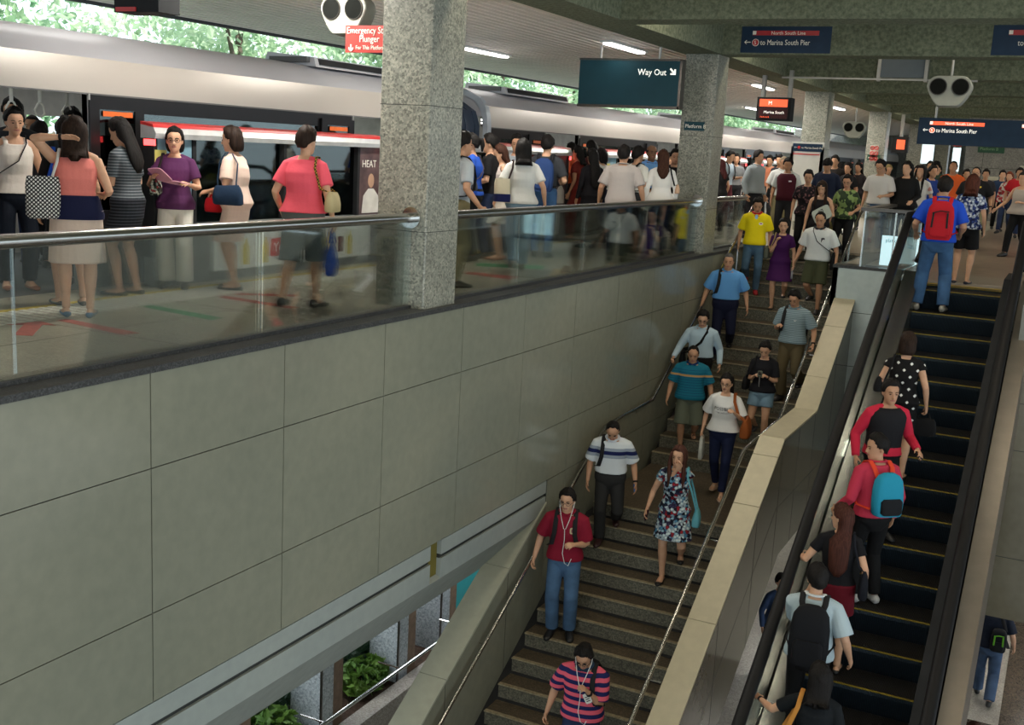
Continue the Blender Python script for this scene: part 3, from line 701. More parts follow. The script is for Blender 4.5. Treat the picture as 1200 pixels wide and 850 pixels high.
# ------------------------------------------------------------------ signs and hanging things
M_LIT = emit('lit lettering', (1, .97, .88), .85); M_LITRED = emit('lit red strip', (1, .13, .05), .9)
t = thing('way_out_sign', (-6.66, 17.25, 2.30), 'big dark teal way out sign hanging left of the granite column', 'sign')
MB().box(-7.53, -5.83, 17.2, 17.36, 2.31, 3.03).build('sign_box', M_TEAL, t, smooth=False)
MB().box(-7.54, -5.80, 17.195, 17.37, 2.285, 2.325).box(-7.54, -5.80, 17.195, 17.37, 3.02, 3.05).box(-5.83, -5.79, 17.195, 17.37, 2.285, 3.05).build('frame', M_DARKSTEEL, t, smooth=False)
for x in (-7.2, -6.2): MB().tube([(x, 17.28, 3.05), (x, 17.28, 3.30)], .02, 8).build('hanger', M_ALU, t)
text('Way Out', .135, M_LIT, at(-6.52, 17.19, 2.80), parent=t, xs=.92)
m = MB(); m.prism([(-5.99, 2.895), (-5.972, 2.912), (-5.915, 2.855), (-5.915, 2.895), (-5.89, 2.895), (-5.89, 2.81), (-5.975, 2.81), (-5.975, 2.835), (-5.933, 2.835)], 'y', 17.188, 17.196); m.build('arrow', M_LIT, t, smooth=False)
def arrow_left(x, y, z, s, mat, p):
    m = MB(); m.prism([(x-s, z), (x-.35*s, z+.6*s), (x-.15*s, z+.6*s), (x-.60*s, z+.12*s), (x+s, z+.12*s), (x+s, z-.12*s), (x-.60*s, z-.12*s), (x-.15*s, z-.6*s), (x-.35*s, z-.6*s)], 'y', y-.006, y); m.build('arrow', mat, p, smooth=False)
def disc(x, y, z, r, mat, p, name='disc', d=.006):
    m = MB(); m.prism([(x+r*cos(2*pi*k/24), z+r*sin(2*pi*k/24)) for k in range(24)], 'y', y-d, y); return m.build(name, mat, p, smooth=False)
def line_sign(x0, x1, y, z0, z1, k, red, ink, label, full=True, arrow=True, dx=0.0):
    """k scales the graphics (sign 1.38 m wide at k=1)"""
    t = thing('line_sign', ((x0+x1)/2, y, z0), label, 'sign')
    MB().box(x0, x1, y-.03, y, z0, z1).build('board', M_NAVY, t, smooth=False)
    return t
def line_graphic(t, x, y, z, k, red, ink, arrow=True, circ=True):
    """x,z: left foot of the text line"""
    MB().box(x+.17*k, x+1.20*k, y-.008, y, z+.145*k, z+.215*k).build('red_strip', red, t, smooth=False)
    text('North South Line', .075*k, ink, at(x+.46*k, y-.009, z+.155*k), parent=t, xs=1.0)
    m = MB().box(x+.17*k, x+.225*k, y-.012, y-.008, z+.155*k, z+.21*k); m.build('train_pictogram', ink, t, smooth=False)
    text('to Marina South Pier', .115*k, ink, at(x+.30*k, y-.005, z), parent=t, xs=.80)
    if circ:
        disc(x+.225*k, y, z+.035*k, .055*k, ink, t, 'line_badge_rim'); disc(x+.225*k, y-.006, z+.035*k, .047*k, red, t, 'line_badge', .003)
        text('5', .08*k, ink, at(x+.200*k, y-.0095, z+.006*k), parent=t)
    if arrow: arrow_left(x+.095*k, y, z+.04*k, .05*k, ink, t)
t = line_sign(-5.10, -3.70, 17.955, 3.225, 3.625, 1, M_RED, M_CREAM, 'navy line sign on the concrete beam, fully in view')
line_graphic(t, -5.09, 17.922, 3.345, 1.0, plain('sign red', (.42, .02, .03), .4), M_CREAM)
t = line_sign(-1.42, .1, 17.955, 3.225, 3.645, 1, M_RED, M_CREAM, 'navy line sign on the concrete beam, cut by the right frame edge')
line_graphic(t, -1.38, 17.922, 3.36, 1.0, plain('sign red', (.42, .02, .03), .4), M_CREAM, False, False)
t = thing('hanging_line_sign', (-1.5, 26, 2.1), 'wide lit navy line sign hanging over the far concourse', 'sign')
MB().box(-3.32, 1.2, 26, 26.25, 2.1, 2.66).build('sign_box', M_NAVY, t, smooth=False)
for x in (-3.0, -1.0, 1.0): MB().tube([(x, 26.1, 2.65), (x, 26.1, 3.3)], .025, 8).build('hanger', M_ALU, t)
line_graphic(t, -3.27, 25.99, 2.36, 1.06, M_LITRED, M_LIT); line_graphic(t, -1.45, 25.99, 2.36, 1.06, M_LITRED, M_LIT, False, False)
t = thing('information_display', (-5.5, 22.1, 2.32), 'hanging red train information display between the columns', 'display')
MB().box(-5.85, -5.19, 22.05, 22.35, 2.34, 2.78).build('housing', M_MATTE, t, smooth=False)
o = MB().box(-5.80, -5.24, 22.03, 22.05, 2.38, 2.75).build('screen', plain('dark display face', (.05, .012, .012), .3), t, smooth=False)
MB().box(-5.79, -5.25, 22.02, 22.03, 2.60, 2.74).build('lit_band', M_LITRED, o, smooth=False)
text('M', .10, M_LIT, at(-5.62, 22.015, 2.635), parent=o); text('Marina South', .075, M_LIT, at(-5.70, 22.02, 2.47), parent=o); text('Platform B', .04, M_LITRED, at(-5.76, 22.02, 2.39), parent=o)
for x in (-5.78, -5.26): MB().box(x-.035, x+.035, 22.15, 22.25, 2.34, 3.3).build('hanger', M_ALU, t, smooth=False)
t = thing('information_display', (-4.4, 38, 2.0), 'tiny distant hanging display by the far bright opening', 'display')
MB().box(-5.6, -5.1, 38, 38.2, 2.05, 2.55).build('housing', M_MATTE, t, smooth=False); MB().box(-5.45, -5.2, 37.98, 38, 2.15, 2.45).build('screen', M_LITRED, t, smooth=False)
MB().box(-5.4, -5.3, 38.05, 38.12, 2.55, 3.25).build('hanger', M_ALU, t, smooth=False)
t = thing('blank_monitor', (-3.24, 22.3, 3.2), 'grey blank monitor panel between two posts under the beam', 'monitor')
MB().box(-3.63, -2.85, 22.28, 22.36, 3.21, 3.59).build('screen', plain('grey blue screen', (.10, .135, .165), .3, 0, .5, .05), t, smooth=False)
for x in (-3.66, -2.82): MB().box(x-.03, x+.03, 22.25, 22.38, 3.14, 3.62).build('side_post', M_ALU, t, smooth=False)
MB().box(-5.4, -1.9, 22.0, 22.05, 3.14, 3.17).build('cable_tray', M_ALU, t, smooth=False)
def speaker(x, y, z, s, lab, hang=True):
    t = thing('twin_loudspeaker', (x, y, z), lab, 'loudspeaker', 'twin round loudspeakers under the ceiling')
    pr = []
    for k in range(28):
        a = 2*pi*k/28; px, pz = ((.5 if cos(a) > 0 else -.5)*s*.5+.25*s*cos(a)*1.05)*(1 if sin(a) > 0 else 1-.28*abs(sin(a))), (.26 if sin(a) > 0 else .46)*s*sin(a); pr.append((px, pz))
    m = MB(); rings = []
    for yy, sc, dz in ((-.24, .96, 0), (-.22, 1, 0), (.1, 1, -.02), (.28, .72, -.06)):
        rings.append([(x+p*sc, y+yy*s, z+q*sc+dz*s) for p, q in pr])
    m.loft(rings); m.build('housing', plain('speaker grey', (.30, .31, .27), .6), t)
    for sx in (-1, 1):
        cx = x+sx*.25*s
        m = MB(); m.tube([(cx, y-.26*s, z), (cx, y-.23*s, z)], .185*s, 24); o = m.build('cone', plain('speaker mesh', (.010, .011, .010), .9, 0, .02), t)
        m = MB(); m.tube([(cx+.19*s*cos(a), y-.25*s, z+.19*s*sin(a)) for a in [2*pi*q/24 for q in range(24)]], .014*s, 6, close=True); m.build('cone_rim', M_DARKSTEEL, t)
    MB().tube([(x, y, z+.24*s), (x, y, z+.24*s+.35)], .03*s, 8).build('hanger', M_ALU, t)
speaker(-6.70, 9.55, 2.815, .53, 'grey twin loudspeaker above the red emergency sign at the frame top')
speaker(-2.13, 20, 2.90, .68, 'pale twin loudspeaker on the beam over the escalator head')
speaker(-5.37, 30, 2.52, .56, 'small pale twin loudspeaker between the middle columns')
t = thing('emergency_sign', (-6.15, 9.22, 2.38), 'red emergency plunger sign half hidden by the big column', 'sign')
MB().box(-6.50, -5.75, 9.2, 9.23, 2.38, 2.63).build('plate', plain('emergency red', (.46, .045, .035), .45), t, smooth=False)
text('Emergency Stop', .088, M_CREAM, at(-6.485, 9.195, 2.555), parent=t, xs=.86); text('Plunger', .088, M_CREAM, at(-6.34, 9.195, 2.477), parent=t, xs=.86); text('For This Platform', .055, M_CREAM, at(-6.38, 9.195, 2.408), parent=t, xs=.86)
MB().prism([(-6.44, 2.455), (-6.425, 2.455), (-6.425, 2.415), (-6.405, 2.43), (-6.405, 2.41), (-6.4325, 2.387), (-6.46, 2.41), (-6.46, 2.43), (-6.44, 2.415)], 'y', 9.192, 9.198).build('arrow', M_CREAM, t, smooth=False)
MB().tube([(-6.05, 9.25, 2.62), (-6.05, 9.25, 3.3)], .02, 8).build('hanger', M_ALU, t)
t = thing('hanging_display', (-7.2, 7.35, 2.5), 'dark hanging display with red strip, cut by the frame top', 'display')
MB().box(-7.55, -7.05, 7.3, 7.55, 2.52, 2.95).build('housing', M_MATTE, t, smooth=False); MB().box(-7.52, -7.30, 7.285, 7.3, 2.525, 2.56).build('red_strip', M_RED, t, smooth=False)
MB().tube([(-7.3, 7.4, 2.9), (-7.3, 7.4, 3.3)], .02, 8).build('hanger', M_ALU, t)
t = thing('notice_board', (-5.22, 24, 0), 'white standing notice board beside a granite column', 'notice board')
MB().box(-5.55, -4.88, 24, 24.08, .35, 2.0).build('board', plain('board white', (.62, .62, .58), .4, 0, .5, .04), t, smooth=False)
MB().box(-5.52, -4.91, 23.99, 24, 1.80, 1.96).build('header', M_NAVY, t, smooth=False); MB().box(-5.50, -4.95, 23.99, 24, 1.735, 1.755).build('red_rule', M_RED, t, smooth=False)
text('to Marina South Pier', .055, M_CREAM, at(-5.34, 23.985, 1.86), parent=t); arrow_left(-5.46, 23.99, 1.88, .03, M_CREAM, t); disc(-5.39, 23.99, 1.88, .03, M_RED, t)
for x in (-5.52, -4.91): MB().box(x-.03, x+.03, 24.0, 24.06, 0, 1.9).build('leg', M_ALU, t, smooth=False)
# back wall of the concourse, with lit posters and plates
M_BACK = granite('back wall stone', (.20, .195, .18), (.13, .125, .115), (.27, .26, .24), 30, .5)
struct(MB().box(-3.55, 9, 40, 40.4, 0, 3.3).build('wall_back', M_BACK, smooth=False))
jm = MB()
for z in (.85, 1.7, 2.55): jm.box(-3.55, 9, 39.995, 40, z, z+.012)
for i in range(9): jm.box(-3.0+1.3*i, -2.988+1.3*i, 39.995, 40, 0, 3.2)
struct(jm.build('trim_back_joints', M_JOINT, smooth=False))
def back_plate(name, x0, x1, z0, z1, mat, lab, cat, y=39.97, txt=None, ts=.1, ink=None):
    t = thing(name, ((x0+x1)/2, y, z0), lab, cat); MB().box(x0, x1, y, y+.03, z0, z1).build('plate', mat, t, smooth=False)
    if txt: text(txt, ts, ink or M_CREAM, at(x0+.06, y-.004, z0+(z1-z0)*.3), parent=t)
    return t
back_plate('platform_plate', -3.18, -2.38, 2.20, 2.46, plain('plate green', (.012, .07, .035), .4), 'small green platform plate on the stone back wall', 'sign', txt='Platform B', ts=.13, ink=plain('plate ink', (.2, .33, .18), .5))
for x0, x1, z0, z1, lab in ((-4.82, -4.44, 1.75, 2.55, 'lit white advert panel on the far wall, left one'), (-3.86, -3.62, 1.55, 2.3, 'narrow lit advert panel beside the bright opening, right one')):
    t = back_plate('lit_poster', x0, x1, z0, z1, emit('lit poster', (.75, .9, .95), .9), lab, 'poster', y=39.2)
    MB().box(x0, x1, 39.19, 39.23, z1+.05, z1+.3).build('red_header', M_RED, t, smooth=False)
    for x in (x0+.03, x1-.03): MB().box(x-.02, x+.02, 39.21, 39.25, 0, z1+.3).build('post', M_ALU, t, smooth=False)
def notice(x0, x1, y, z0, z1, lab):
    t = back_plate('prohibition_notice', x0, x1, z0, z1, plain('notice paper', (.52, .47, .40), .5), lab, 'notice', y=y)
    nx = max(2, round((x1-x0)/.16)); nz = max(1, round((z1-z0)/.16))
    for i in range(nx):
        for j in range(nz):
            cx, cz = x0+(i+.5)*(x1-x0)/nx, z0+(j+.5)*(z1-z0)/nz
            m = MB(); m.tube([(cx+.05*cos(a), y-.003, cz+.05*sin(a)) for a in [2*pi*q/14 for q in range(14)]], .013, 5, close=True); m.tube([(cx-.035, y-.003, cz+.035), (cx+.035, y-.003, cz-.035)], .010, 5); m.build('ban_ring', M_RED, t)
notice(-5.86, -5.62, 35.66, 1.72, 2.20, 'red and white prohibition notice on the far granite column')
notice(-1.75, -1.35, 39.97, 1.90, 2.22, 'red and white prohibition notice on the back wall by the right frame edge')
back_plate('wall_notice', -1.85, -1.2, 1.62, 1.84, plain('cream notice', (.50, .47, .38), .5), 'cream notice under the prohibition notice on the back wall', 'notice')
back_plate('wall_notice', -2.9, -2.45, 1.33, 1.45, plain('cream notice', (.50, .47, .38), .5), 'thin pale notice strip low on the stone back wall', 'notice')
t = thing('platform_plate', (-5.72, 35.6, 1.75), 'dim green platform plate on the fourth granite column', 'sign'); MB().box(-5.93, -5.55, 35.66, 35.685, 1.75, 1.92).build('plate', plain('plate green', (.012, .07, .035), .4), t, smooth=False); text('Platform B', .07, M_CREAM, at(-5.90, 35.655, 1.80), parent=t)
# far screens and walls that close the view behind the columns
struct(MB().box(-14, -3.55, 61, 61.3, -1.5, 3.3).build('wall_far', M_BACK, smooth=False))

# ------------------------------------------------------------------ trees beyond the track
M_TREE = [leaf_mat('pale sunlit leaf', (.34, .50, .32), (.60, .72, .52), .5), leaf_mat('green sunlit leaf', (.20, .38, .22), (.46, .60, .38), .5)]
M_BARK = plain('bark', (.10, .08, .06), .9)
def tree_mesh(seed, mat):
    rnd = random.Random(seed); m = MB()
    for _ in range(34):
        c = (rnd.uniform(-2.6, 1.0), rnd.uniform(-2.4, 2.4), rnd.uniform(.2, 6.6)); leaf_cloud(m, 330, c, (1.15, 1.3, 1.0), .125, rnd, .5)
    return m
protos = []
for k in range(3):
    t = thing('tree', (-17, 0, -6.4), 'tree', 'tree', 'trees behind the train')
    o = tree_mesh(10+k, None).build('foliage', M_TREE[k % 2], t, local=True, smooth=False, fix=False); o.location = (0, 0, 5.2)
    b = MB(); b.tube([(0, 0, 0), (.1, .1, 4), (-.2, 0, 8), (-.2, .3, 12)], [.22, .18, .13, .06], 8)
    for q in range(5): a = q*1.3; b.tube([(0, 0, 5+q), (1.2*cos(a), 1.5*sin(a), 7+q)], [.08, .03], 6)
    b.build('trunk', M_BARK, t, local=True); protos.append(t)
TL = ['pale sunlit leafy tree behind the near train roof, at the left frame edge', 'bright leafy tree above the near train roof', 'leafy tree left of the emergency sign', 'bluish green tree behind the big column', 'bright tree over the gangway right of the big column',
      'pale tree behind the way out sign', 'pale tree at the right end of the way out sign', 'bright tree past the second column', 'bright distant tree left of the notice board column', 'bright distant tree seen between far columns', 'farthest bright tree down the track', 'bright tree closing the view at the far end of track']
for i in range(10):
    y = 4.5+i*6.6; t = protos[i] if i < 3 else copy_tree(protos[i % 3])
    t.location = (-17.5-.5*(i % 2), y+3, -6.6); t.rotation_euler = (0, 0, (i*2.4) if i < 3 else (0, pi)[i % 2]); t['label'] = TL[i]
    if i < 3: t.rotation_euler = (0, 0, 0)
# ------------------------------------------------------------------ people
def cloth(kind, *a):
    key = ('cloth', kind)+tuple(a)
    if key in MATS: return MATS[key]
    t = NT('cloth '+kind); co = t.coord()
    no = t.n('TexNoise', Scale=6.0, Detail=3.0, Roughness=.5); t.l(co, no.inputs['Vector'])
    fine = t.n('TexNoise', Scale=160.0, Detail=2.0); t.l(co, fine.inputs['Vector'])
    sp = t.n('SeparateXYZ'); t.l(co, sp.inputs[0]); X, Y, Z = sp.outputs
    if kind == 'plain': c = t.mix(0, a[0], a[0])
    elif kind == 'stripe':                       # c1, c2, period, share of c2
        f = t.math('FRACT', t.math('DIVIDE', t.math('ADD', Z, 5.0), a[2])); c = t.mix(t.math('LESS_THAN', f, a[3]), a[0], a[1])
    elif kind == 'bands':                        # base, then (z0, z1, colour) ...
        c = t.mix(0, a[0], a[0])
        for z0, z1, cc in a[1:]:
            m = t.math('MULTIPLY', t.math('GREATER_THAN', Z, z0), t.math('LESS_THAN', Z, z1)); c = t.mix(m, c, cc)
    elif kind == 'dots':                         # base, dot, period
        p = a[2]; u = t.math('DIVIDE', X, p); v = t.math('DIVIDE', Z, p)
        def cell(u, v):
            fu = t.math('ABSOLUTE', t.math('SUBTRACT', t.math('FRACT', t.math('ADD', u, 50.0)), .5)); fv = t.math('ABSOLUTE', t.math('SUBTRACT', t.math('FRACT', t.math('ADD', v, 50.0)), .5))
            return t.math('LESS_THAN', t.math('ADD', fu, fv), a[3])
        d = t.math('MAXIMUM', cell(u, v), cell(t.math('ADD', u, .5), t.math('ADD', v, .5))); c = t.mix(d, a[0], a[1])
    elif kind == 'floral':                       # scale, ramp stops ...
        vo = t.n('TexVoronoi', Scale=a[0]); t.l(co, vo.inputs['Vector']); s = t.n('SeparateColor'); t.l(vo.outputs['Color'], s.inputs[0])
        n = len(a)-1; c = t.ramp(s.outputs[0], [(i/n, x) for i, x in enumerate(a[1:])], 'CONSTANT')
        d = t.ramp(vo.outputs['Distance'], [(0, (1, 1, 1)), (.30, (1, 1, 1)), (.5, (.35, .4, .5))]); c = t.mix(.8, c, d, 'MULTIPLY')
    elif kind == 'print':                        # base, mark, scale, threshold
        n2 = t.n('TexNoise', Scale=a[2], Detail=1.5); t.l(co, n2.inputs['Vector']); c = t.mix(t.ramp(n2.outputs['Fac'], [(a[3], (0, 0, 0)), (a[3]+.03, (1, 1, 1))]), a[0], a[1])
    elif kind == 'denim':
        c = t.ramp(no.outputs['Fac'], [(.3, tuple(x*.75 for x in a[0])), (.7, tuple(x*1.25 for x in a[0]))])
    h = t.math('ADD', no.outputs['Fac'], t.math('MULTIPLY', fine.outputs['Fac'], .04))
    t.col(t.mix(.2, c, t.ramp(fine.outputs['Fac'], [(.3, (.8, .8, .8)), (.7, (1.1, 1.1, 1.1))]), 'MULTIPLY')); t.bump(h, .35, .035)
    MATS[key] = t.set(.8, 0, .2); return MATS[key]
def skin_mat(c):
    key = ('skin', c)
    if key in MATS: return MATS[key]
    t = NT('skin'); no = t.n('TexNoise', Scale=14.0, Detail=3.0); t.l(t.coord(), no.inputs['Vector'])
    t.col(t.ramp(no.outputs['Fac'], [(.3, (c[0]*.93, c[1]*.88, c[2]*.86)), (.7, (c[0]*1.04, c[1]*1.03, c[2]*1.02))]))
    t.b.inputs['Subsurface Weight'].default_value = 0
    MATS[key] = t.set(.52, 0, .35); return MATS[key]
def hair_mat(c):
    key = ('hair', c)
    if key in MATS: return MATS[key]
    t = NT('hair'); no = t.n('TexNoise', Scale=1.0, Detail=4.0); t.l(t.coord((70, 70, 6)), no.inputs['Vector'])
    t.col(t.ramp(no.outputs['Fac'], [(.3, tuple(x*.6 for x in c)), (.7, tuple(x*1.4 for x in c))])); t.bump(no.outputs['Fac'], .4, .01)
    MATS[key] = t.set(.62, 0, .14); return MATS[key]
SK = {'fair': (.62, .365, .235), 'mid': (.50, .28, .17), 'tan': (.37, .19, .105), 'dark': (.20, .10, .055)}
BLK = (.010, .0085, .008); DKBR = (.022, .012, .008); BRN = (.05, .02, .012); GREY = (.09, .085, .08)
M_EYE = plain('eye dark', (.012, .01, .009), .25); M_LIP = plain('lip', (.36, .12, .10), .5); M_SHOEBLK = plain('black shoe leather', (.012, .012, .013), .4)
def P(side, f, z): return V((side, -f, z))
def ik(A, T, l1, l2, pole):
    d = T-A; L = d.length
    if L > (l1+l2)*.999: T = A+d*((l1+l2)*.999/L); d = T-A; L = d.length
    if L < abs(l1-l2)*1.05+.02: L = abs(l1-l2)*1.05+.02; d = d.normalized()*L; T = A+d
    u = d/L; x = (l1*l1-l2*l2+L*L)/(2*L); h = math.sqrt(max(l1*l1-x*x, 0)); q = V(pole)-u*V(pole).dot(u)
    if q.length < 1e-4: q = u.orthogonal()
    return A+u*x+q.normalized()*h, T
def sstep(a, b, x):
    t = min(1, max(0, (x-a)/(b-a))); return t*t*(3-2*t)
ARM = {  # wrist relative to the shoulder: (outwards, forward, up)
    'down': (.09, .04, -.50), 'loose': (.14, .10, -.47), 'bend': (.06, .26, -.24), 'chest': (-.12, .24, -.16), 'rail': (.26, .26, -.36), 'back': (.10, -.16, -.46), 'fwd': (.08, .20, -.44), 'phone': (-.06, .28, -.10), 'hip': (.10, .16, -.34)}
PEOPLE = []
VOXK = 1.0
def voxel(o, v, sm):
    m = o.modifiers.new('remesh', 'REMESH'); m.mode = 'VOXEL'; m.voxel_size = v; m.use_smooth_shade = True
    if sm: m = o.modifiers.new('smooth', 'SMOOTH'); m.factor = .5; m.iterations = sm
    return o
def person(label, p, a, H=1.62, f=False, skin='mid', hair=('short', BLK), top=None, bot=None, shoes=('shoe', (.012, .012, .013)),
           L='down', Rr='down', feet=None, lean=4, hy=0, hp=5, hr=0, w=1.0, face=True, glasses=False, collar=None, belt=None, group=None, palmL=None, palmR=None, curl=.45, twist=0, watch=None, pel=(0, 0), poleL=None, poleR=None, cat='person', extra=None):
    dist = max(3.0, (V(p)+V((0, 0, 1))-V((0, 0, CAMZ))).length); vb = max(.0068, min(.017, dist/1309*.80))*VOXK
    far = dist > 21
    s = H/1.70; sk = SK[skin] if isinstance(skin, str) else skin
    root = thing('person', p, label, cat, group, R(a)); J = {}
    lam = R(lean); tw = R(twist)
    # ---- legs
    feet = feet or ((.10, .03, 0, 8), (.10, -.03, 0, 8))     # left, right: outwards, forward, up, toe-out
    hipz = .905; F_ = []; px, pf = pel
    for i, sd in enumerate((1, -1)):
        o_, fw, uz, toe = feet[i]; F_.append((P(sd*o_, fw, uz), sd*toe))
    lt, ls = .435, .415
    for i, sd in enumerate((1, -1)):
        an = F_[i][0]+P(0, 0, .078); hp_ = P(sd*.088+px, pf, hipz); dd = math.hypot(an.x-hp_.x, an.y-hp_.y); mx = (lt+ls)*.992
        need = an.z+math.sqrt(max(.01, mx*mx-dd*dd)); hipz = min(hipz, need)
    dz = hipz-.905
    def sp(side, fw, z):
        """point of the trunk after lean and twist, z in neutral height"""
        if z > .95:
            x, y, q = side, fw, z-.95
            y, q = y*cos(lam)+q*sin(lam), q*cos(lam)-y*sin(lam)
            k = min(1, (z-.95)/.35); c_, s_ = cos(tw*k), sin(tw*k); x, y = x*c_+y*s_, y*c_-x*s_
            return P(x+px, y+pf, .95+q+dz)
        return P(side+px, fw+pf, z+dz)
    fw_ = 1.0 if not f else .93
    if f: TS = [(.80, .10, .09), (.86, .176, .122), (.93, .182, .126), (1.02, .138, .098), (1.10, .128, .093), (1.20, .140, .102), (1.29, .150, .104), (1.37, .140, .086), (1.415, .095, .068), (1.445, .055, .055)]
    else: TS = [(.80, .10, .09), (.86, .168, .114), (.93, .172, .118), (1.02, .152, .106), (1.12, .152, .108), (1.24, .170, .117), (1.33, .176, .110), (1.39, .160, .090), (1.425, .11, .074), (1.45, .062, .062)]
    def ring(z, a_, b_, n=20, yo=0.0, p_=.85):
        out = []
        for k in range(n):
            th = 2*pi*k/n; c_, s_ = cos(th), sin(th)
            x = a_*math.copysign(abs(c_)**p_, c_); y = b_*math.copysign(abs(s_)**p_, s_)
            out.append(sp(x*w, y*w+yo+(.02*(w-1)*4 if w > 1 and .9 < z < 1.25 and s_ > 0 else 0), z))
        return out
    def tat(z):
        for (z0, a0, b0), (z1, a1, b1) in zip(TS, TS[1:]):
            if z0 <= z <= z1: k = (z-z0)/(z1-z0); return a0+(a1-a0)*k, b0+(b1-b0)*k
        return TS[0][1:] if z < TS[0][0] else TS[-1][1:]
    body = MB(); body.loft([ring(z, a_, b_) for z, a_, b_ in TS])
    if f:
        for sd in (1, -1): body.ell(sp(sd*.066, .078, 1.235), (.055, .046, .058))
    nr = .048 if f else .056
    body.tube([sp(0, -.012, 1.40), sp(0, .0, 1.46), sp(0, .012, 1.54)], [(nr+.012, nr+.01), nr, nr-.002], 14)
    sw = (.158 if f else .182)*(1+(w-1)*.7); ra = .86 if f else 1.0; ra *= 1+(w-1)*.6
    AR = [.054*ra, .050*ra, .040*ra, .040*ra, .026*ra, .024*ra]
    arms = {}
    for sd, spec, pole in ((1, L, poleL), (-1, Rr, poleR)):
        S = sp(sd*sw, -.005, 1.362); spec = ARM[spec] if isinstance(spec, str) else spec
        if len(spec) == 4 and spec[3] == 'abs': T = P(spec[0], spec[1], spec[2])          # absolute, in local neutral scale
        else: T = S+P(sd*spec[0], spec[1], spec[2])
        E_, T = ik(S, T, .285, .25, P(sd*.35, -.55, -.6) if pole is None else P(sd*pole[0], pole[1], pole[2])); arms[sd] = (S, E_, T)
        body.tube([sp(sd*.04, -.01, 1.425), sp(sd*sw*.7, -.008, 1.385), S+V((0, 0, .0))], [.040*ra, .052*ra, .050*ra], 12)
        body.tube([S+(S-E_).normalized()*.02, S, S.lerp(E_, .45), E_, E_.lerp(T, .25), E_.lerp(T, .85), T], [.030*ra]+AR, 12)
        d = (T-E_).normalized()
        pn = (palmL if sd == 1 else palmR); pn = P(sd*pn[0], pn[1], pn[2]) if pn else (P(-sd*1, .15, 0) if d.z < -.5 else P(-sd*.5, 0, -.7))
        n_ = (pn-d*pn.dot(d)); n_ = n_.normalized() if n_.length > .01 else d.orthogonal().normalized()
        t_ = n_.cross(d) if sd == 1 else d.cross(n_)
        J['palm'+('L' if sd == 1 else 'R')] = T+d*.07+n_*.02; J['hd'+('L' if sd == 1 else 'R')] = (d, n_, t_)
        hk = .95 if f else 1.05
        body.tube([T-d*.01, T+d*.03*hk, T+d*.085*hk], [(.024, .020), (.035, .017), (.040, .013)], 12, ref=t_)
        cl = curl if not isinstance(curl, dict) else curl.get('L' if sd == 1 else 'R', .45)
        if dist < 26:
            for i in range(4):
                b = T+d*(.080-.004*abs(i-1))*hk+t_*(.0295-.0197*i)*hk; dr = (d+t_*(.10*(1.5-i)/1.5)).normalized(); ln = (.070, .080, .075, .058)[i]*hk; pts = [b-dr*.012]; ang = 0
                pts.append(b); pos = b
                for q in range(3):
                    ang += cl*(.75, 1.05, .8)[q]; dd = dr*cos(ang)+n_*sin(ang); pos = pos+dd*ln*(.45, .30, .25)[q]; pts.append(pos)
                body.tube(pts, [.0085, .0092, .0085, .0078, .0064], 7)
            b = T+d*.022+t_*.026*hk; td = (d*.62+t_*(.72 if cl < .8 else .35)+n_*(.25+.35*cl)).normalized(); td2 = (d*.85+t_*.2+n_*(.3+.3*cl)).normalized()
            body.tube([b-t_*.012, b+td*.030, b+td*.034+td2*.032, b+td*.034+td2*.050], [.013, .0115, .0095, .007], 7)
        else: body.tube([T+d*.075, T+d*.14+n_*.02, T+d*.16+n_*.03], [(.038, .013), (.032, .012), (.015, .008)], 8, ref=t_)
    legs = {}
    lw = 1+(w-1)*.7
    for i, sd in enumerate((1, -1)):
        A = sp(sd*.088, 0, .905); ft, toe = F_[i]; an = ft+P(0, -.0, .078); ft_d = P(sin(R(toe)), cos(R(toe)), 0)
        K, an2 = ik(A, an, lt, ls, P(sd*.12, 1, 0)+ft_d*.3); legs[sd] = (A, K, an, ft, ft_d)
        body.tube([A+V((0, 0, .03)), A, A.lerp(K, .4), K, K.lerp(an, .28)+P(0, -.012, 0), K.lerp(an, .75), an], [.060*lw, .086*lw, .078*lw, .053*lw, .055*lw, .036, .035], 14)
        body.tube([ft+ft_d*q+P(0, 0, zz) for q, zz in ((-.055, .03), (-.03, .04), (.03, .045), (.10, .03), (.165, .02), (.19, .017))], [(.018, .02), (.031, .036), (.034, .04), (.041, .026), (.036, .016), (.018, .010)], 10, ref=ft_d.cross(V((0, 0, 1))))
    # ---- head
    nk = sp(0, .012, 1.50); hs = (1.03 if f else 1.06)/max(.9, s)**.5
    Rh = Matrix.Rotation(R(hy)+tw, 3, 'Z') @ Matrix.Rotation(R(hp)+lam*.4, 3, 'X') @ Matrix.Rotation(R(hr), 3, 'Y')
    def hd(side, fw, t): return nk+Rh @ (P(side, fw, (t-.12)*.225)*hs)
    fk = 1+(w-1)*.5
    HS = [(0.0, .024, .074, .01), (.06, .038, .086, -.01), (.16, .052*fk, .088, -.045), (.28, .061*fk, .089, -.072), (.40, .068*fk, .088, -.088), (.50, .071, .083, -.096), (.62, .073, .089, -.101), (.74, .0735, .084, -.101), (.85, .066, .066, -.088), (.94, .046, .036, -.060), (.985, .022, .006, -.028)]
    rings = []
    for t, a_, yf, yb in HS:
        rings.append([hd(a_*cos(2*pi*k/18), (yf+yb)/2+(yf-yb)/2*sin(2*pi*k/18), t) for k in range(18)])
    body.loft(rings)
    body.tube([hd(0, .082, .56), hd(0, .095, .45), hd(0, .103, .375), hd(0, .090, .34)], [.008, .011, .0155, .010], 8)
    for sd in (1, -1): body.ell(hd(sd*.074, -.012, .46), (.010, .018, .031))
    ob = body.build('body', skin_mat(sk), root, local=True, fix=True, angle=0); voxel(ob, vb, 2)
    ob.name = 'body'
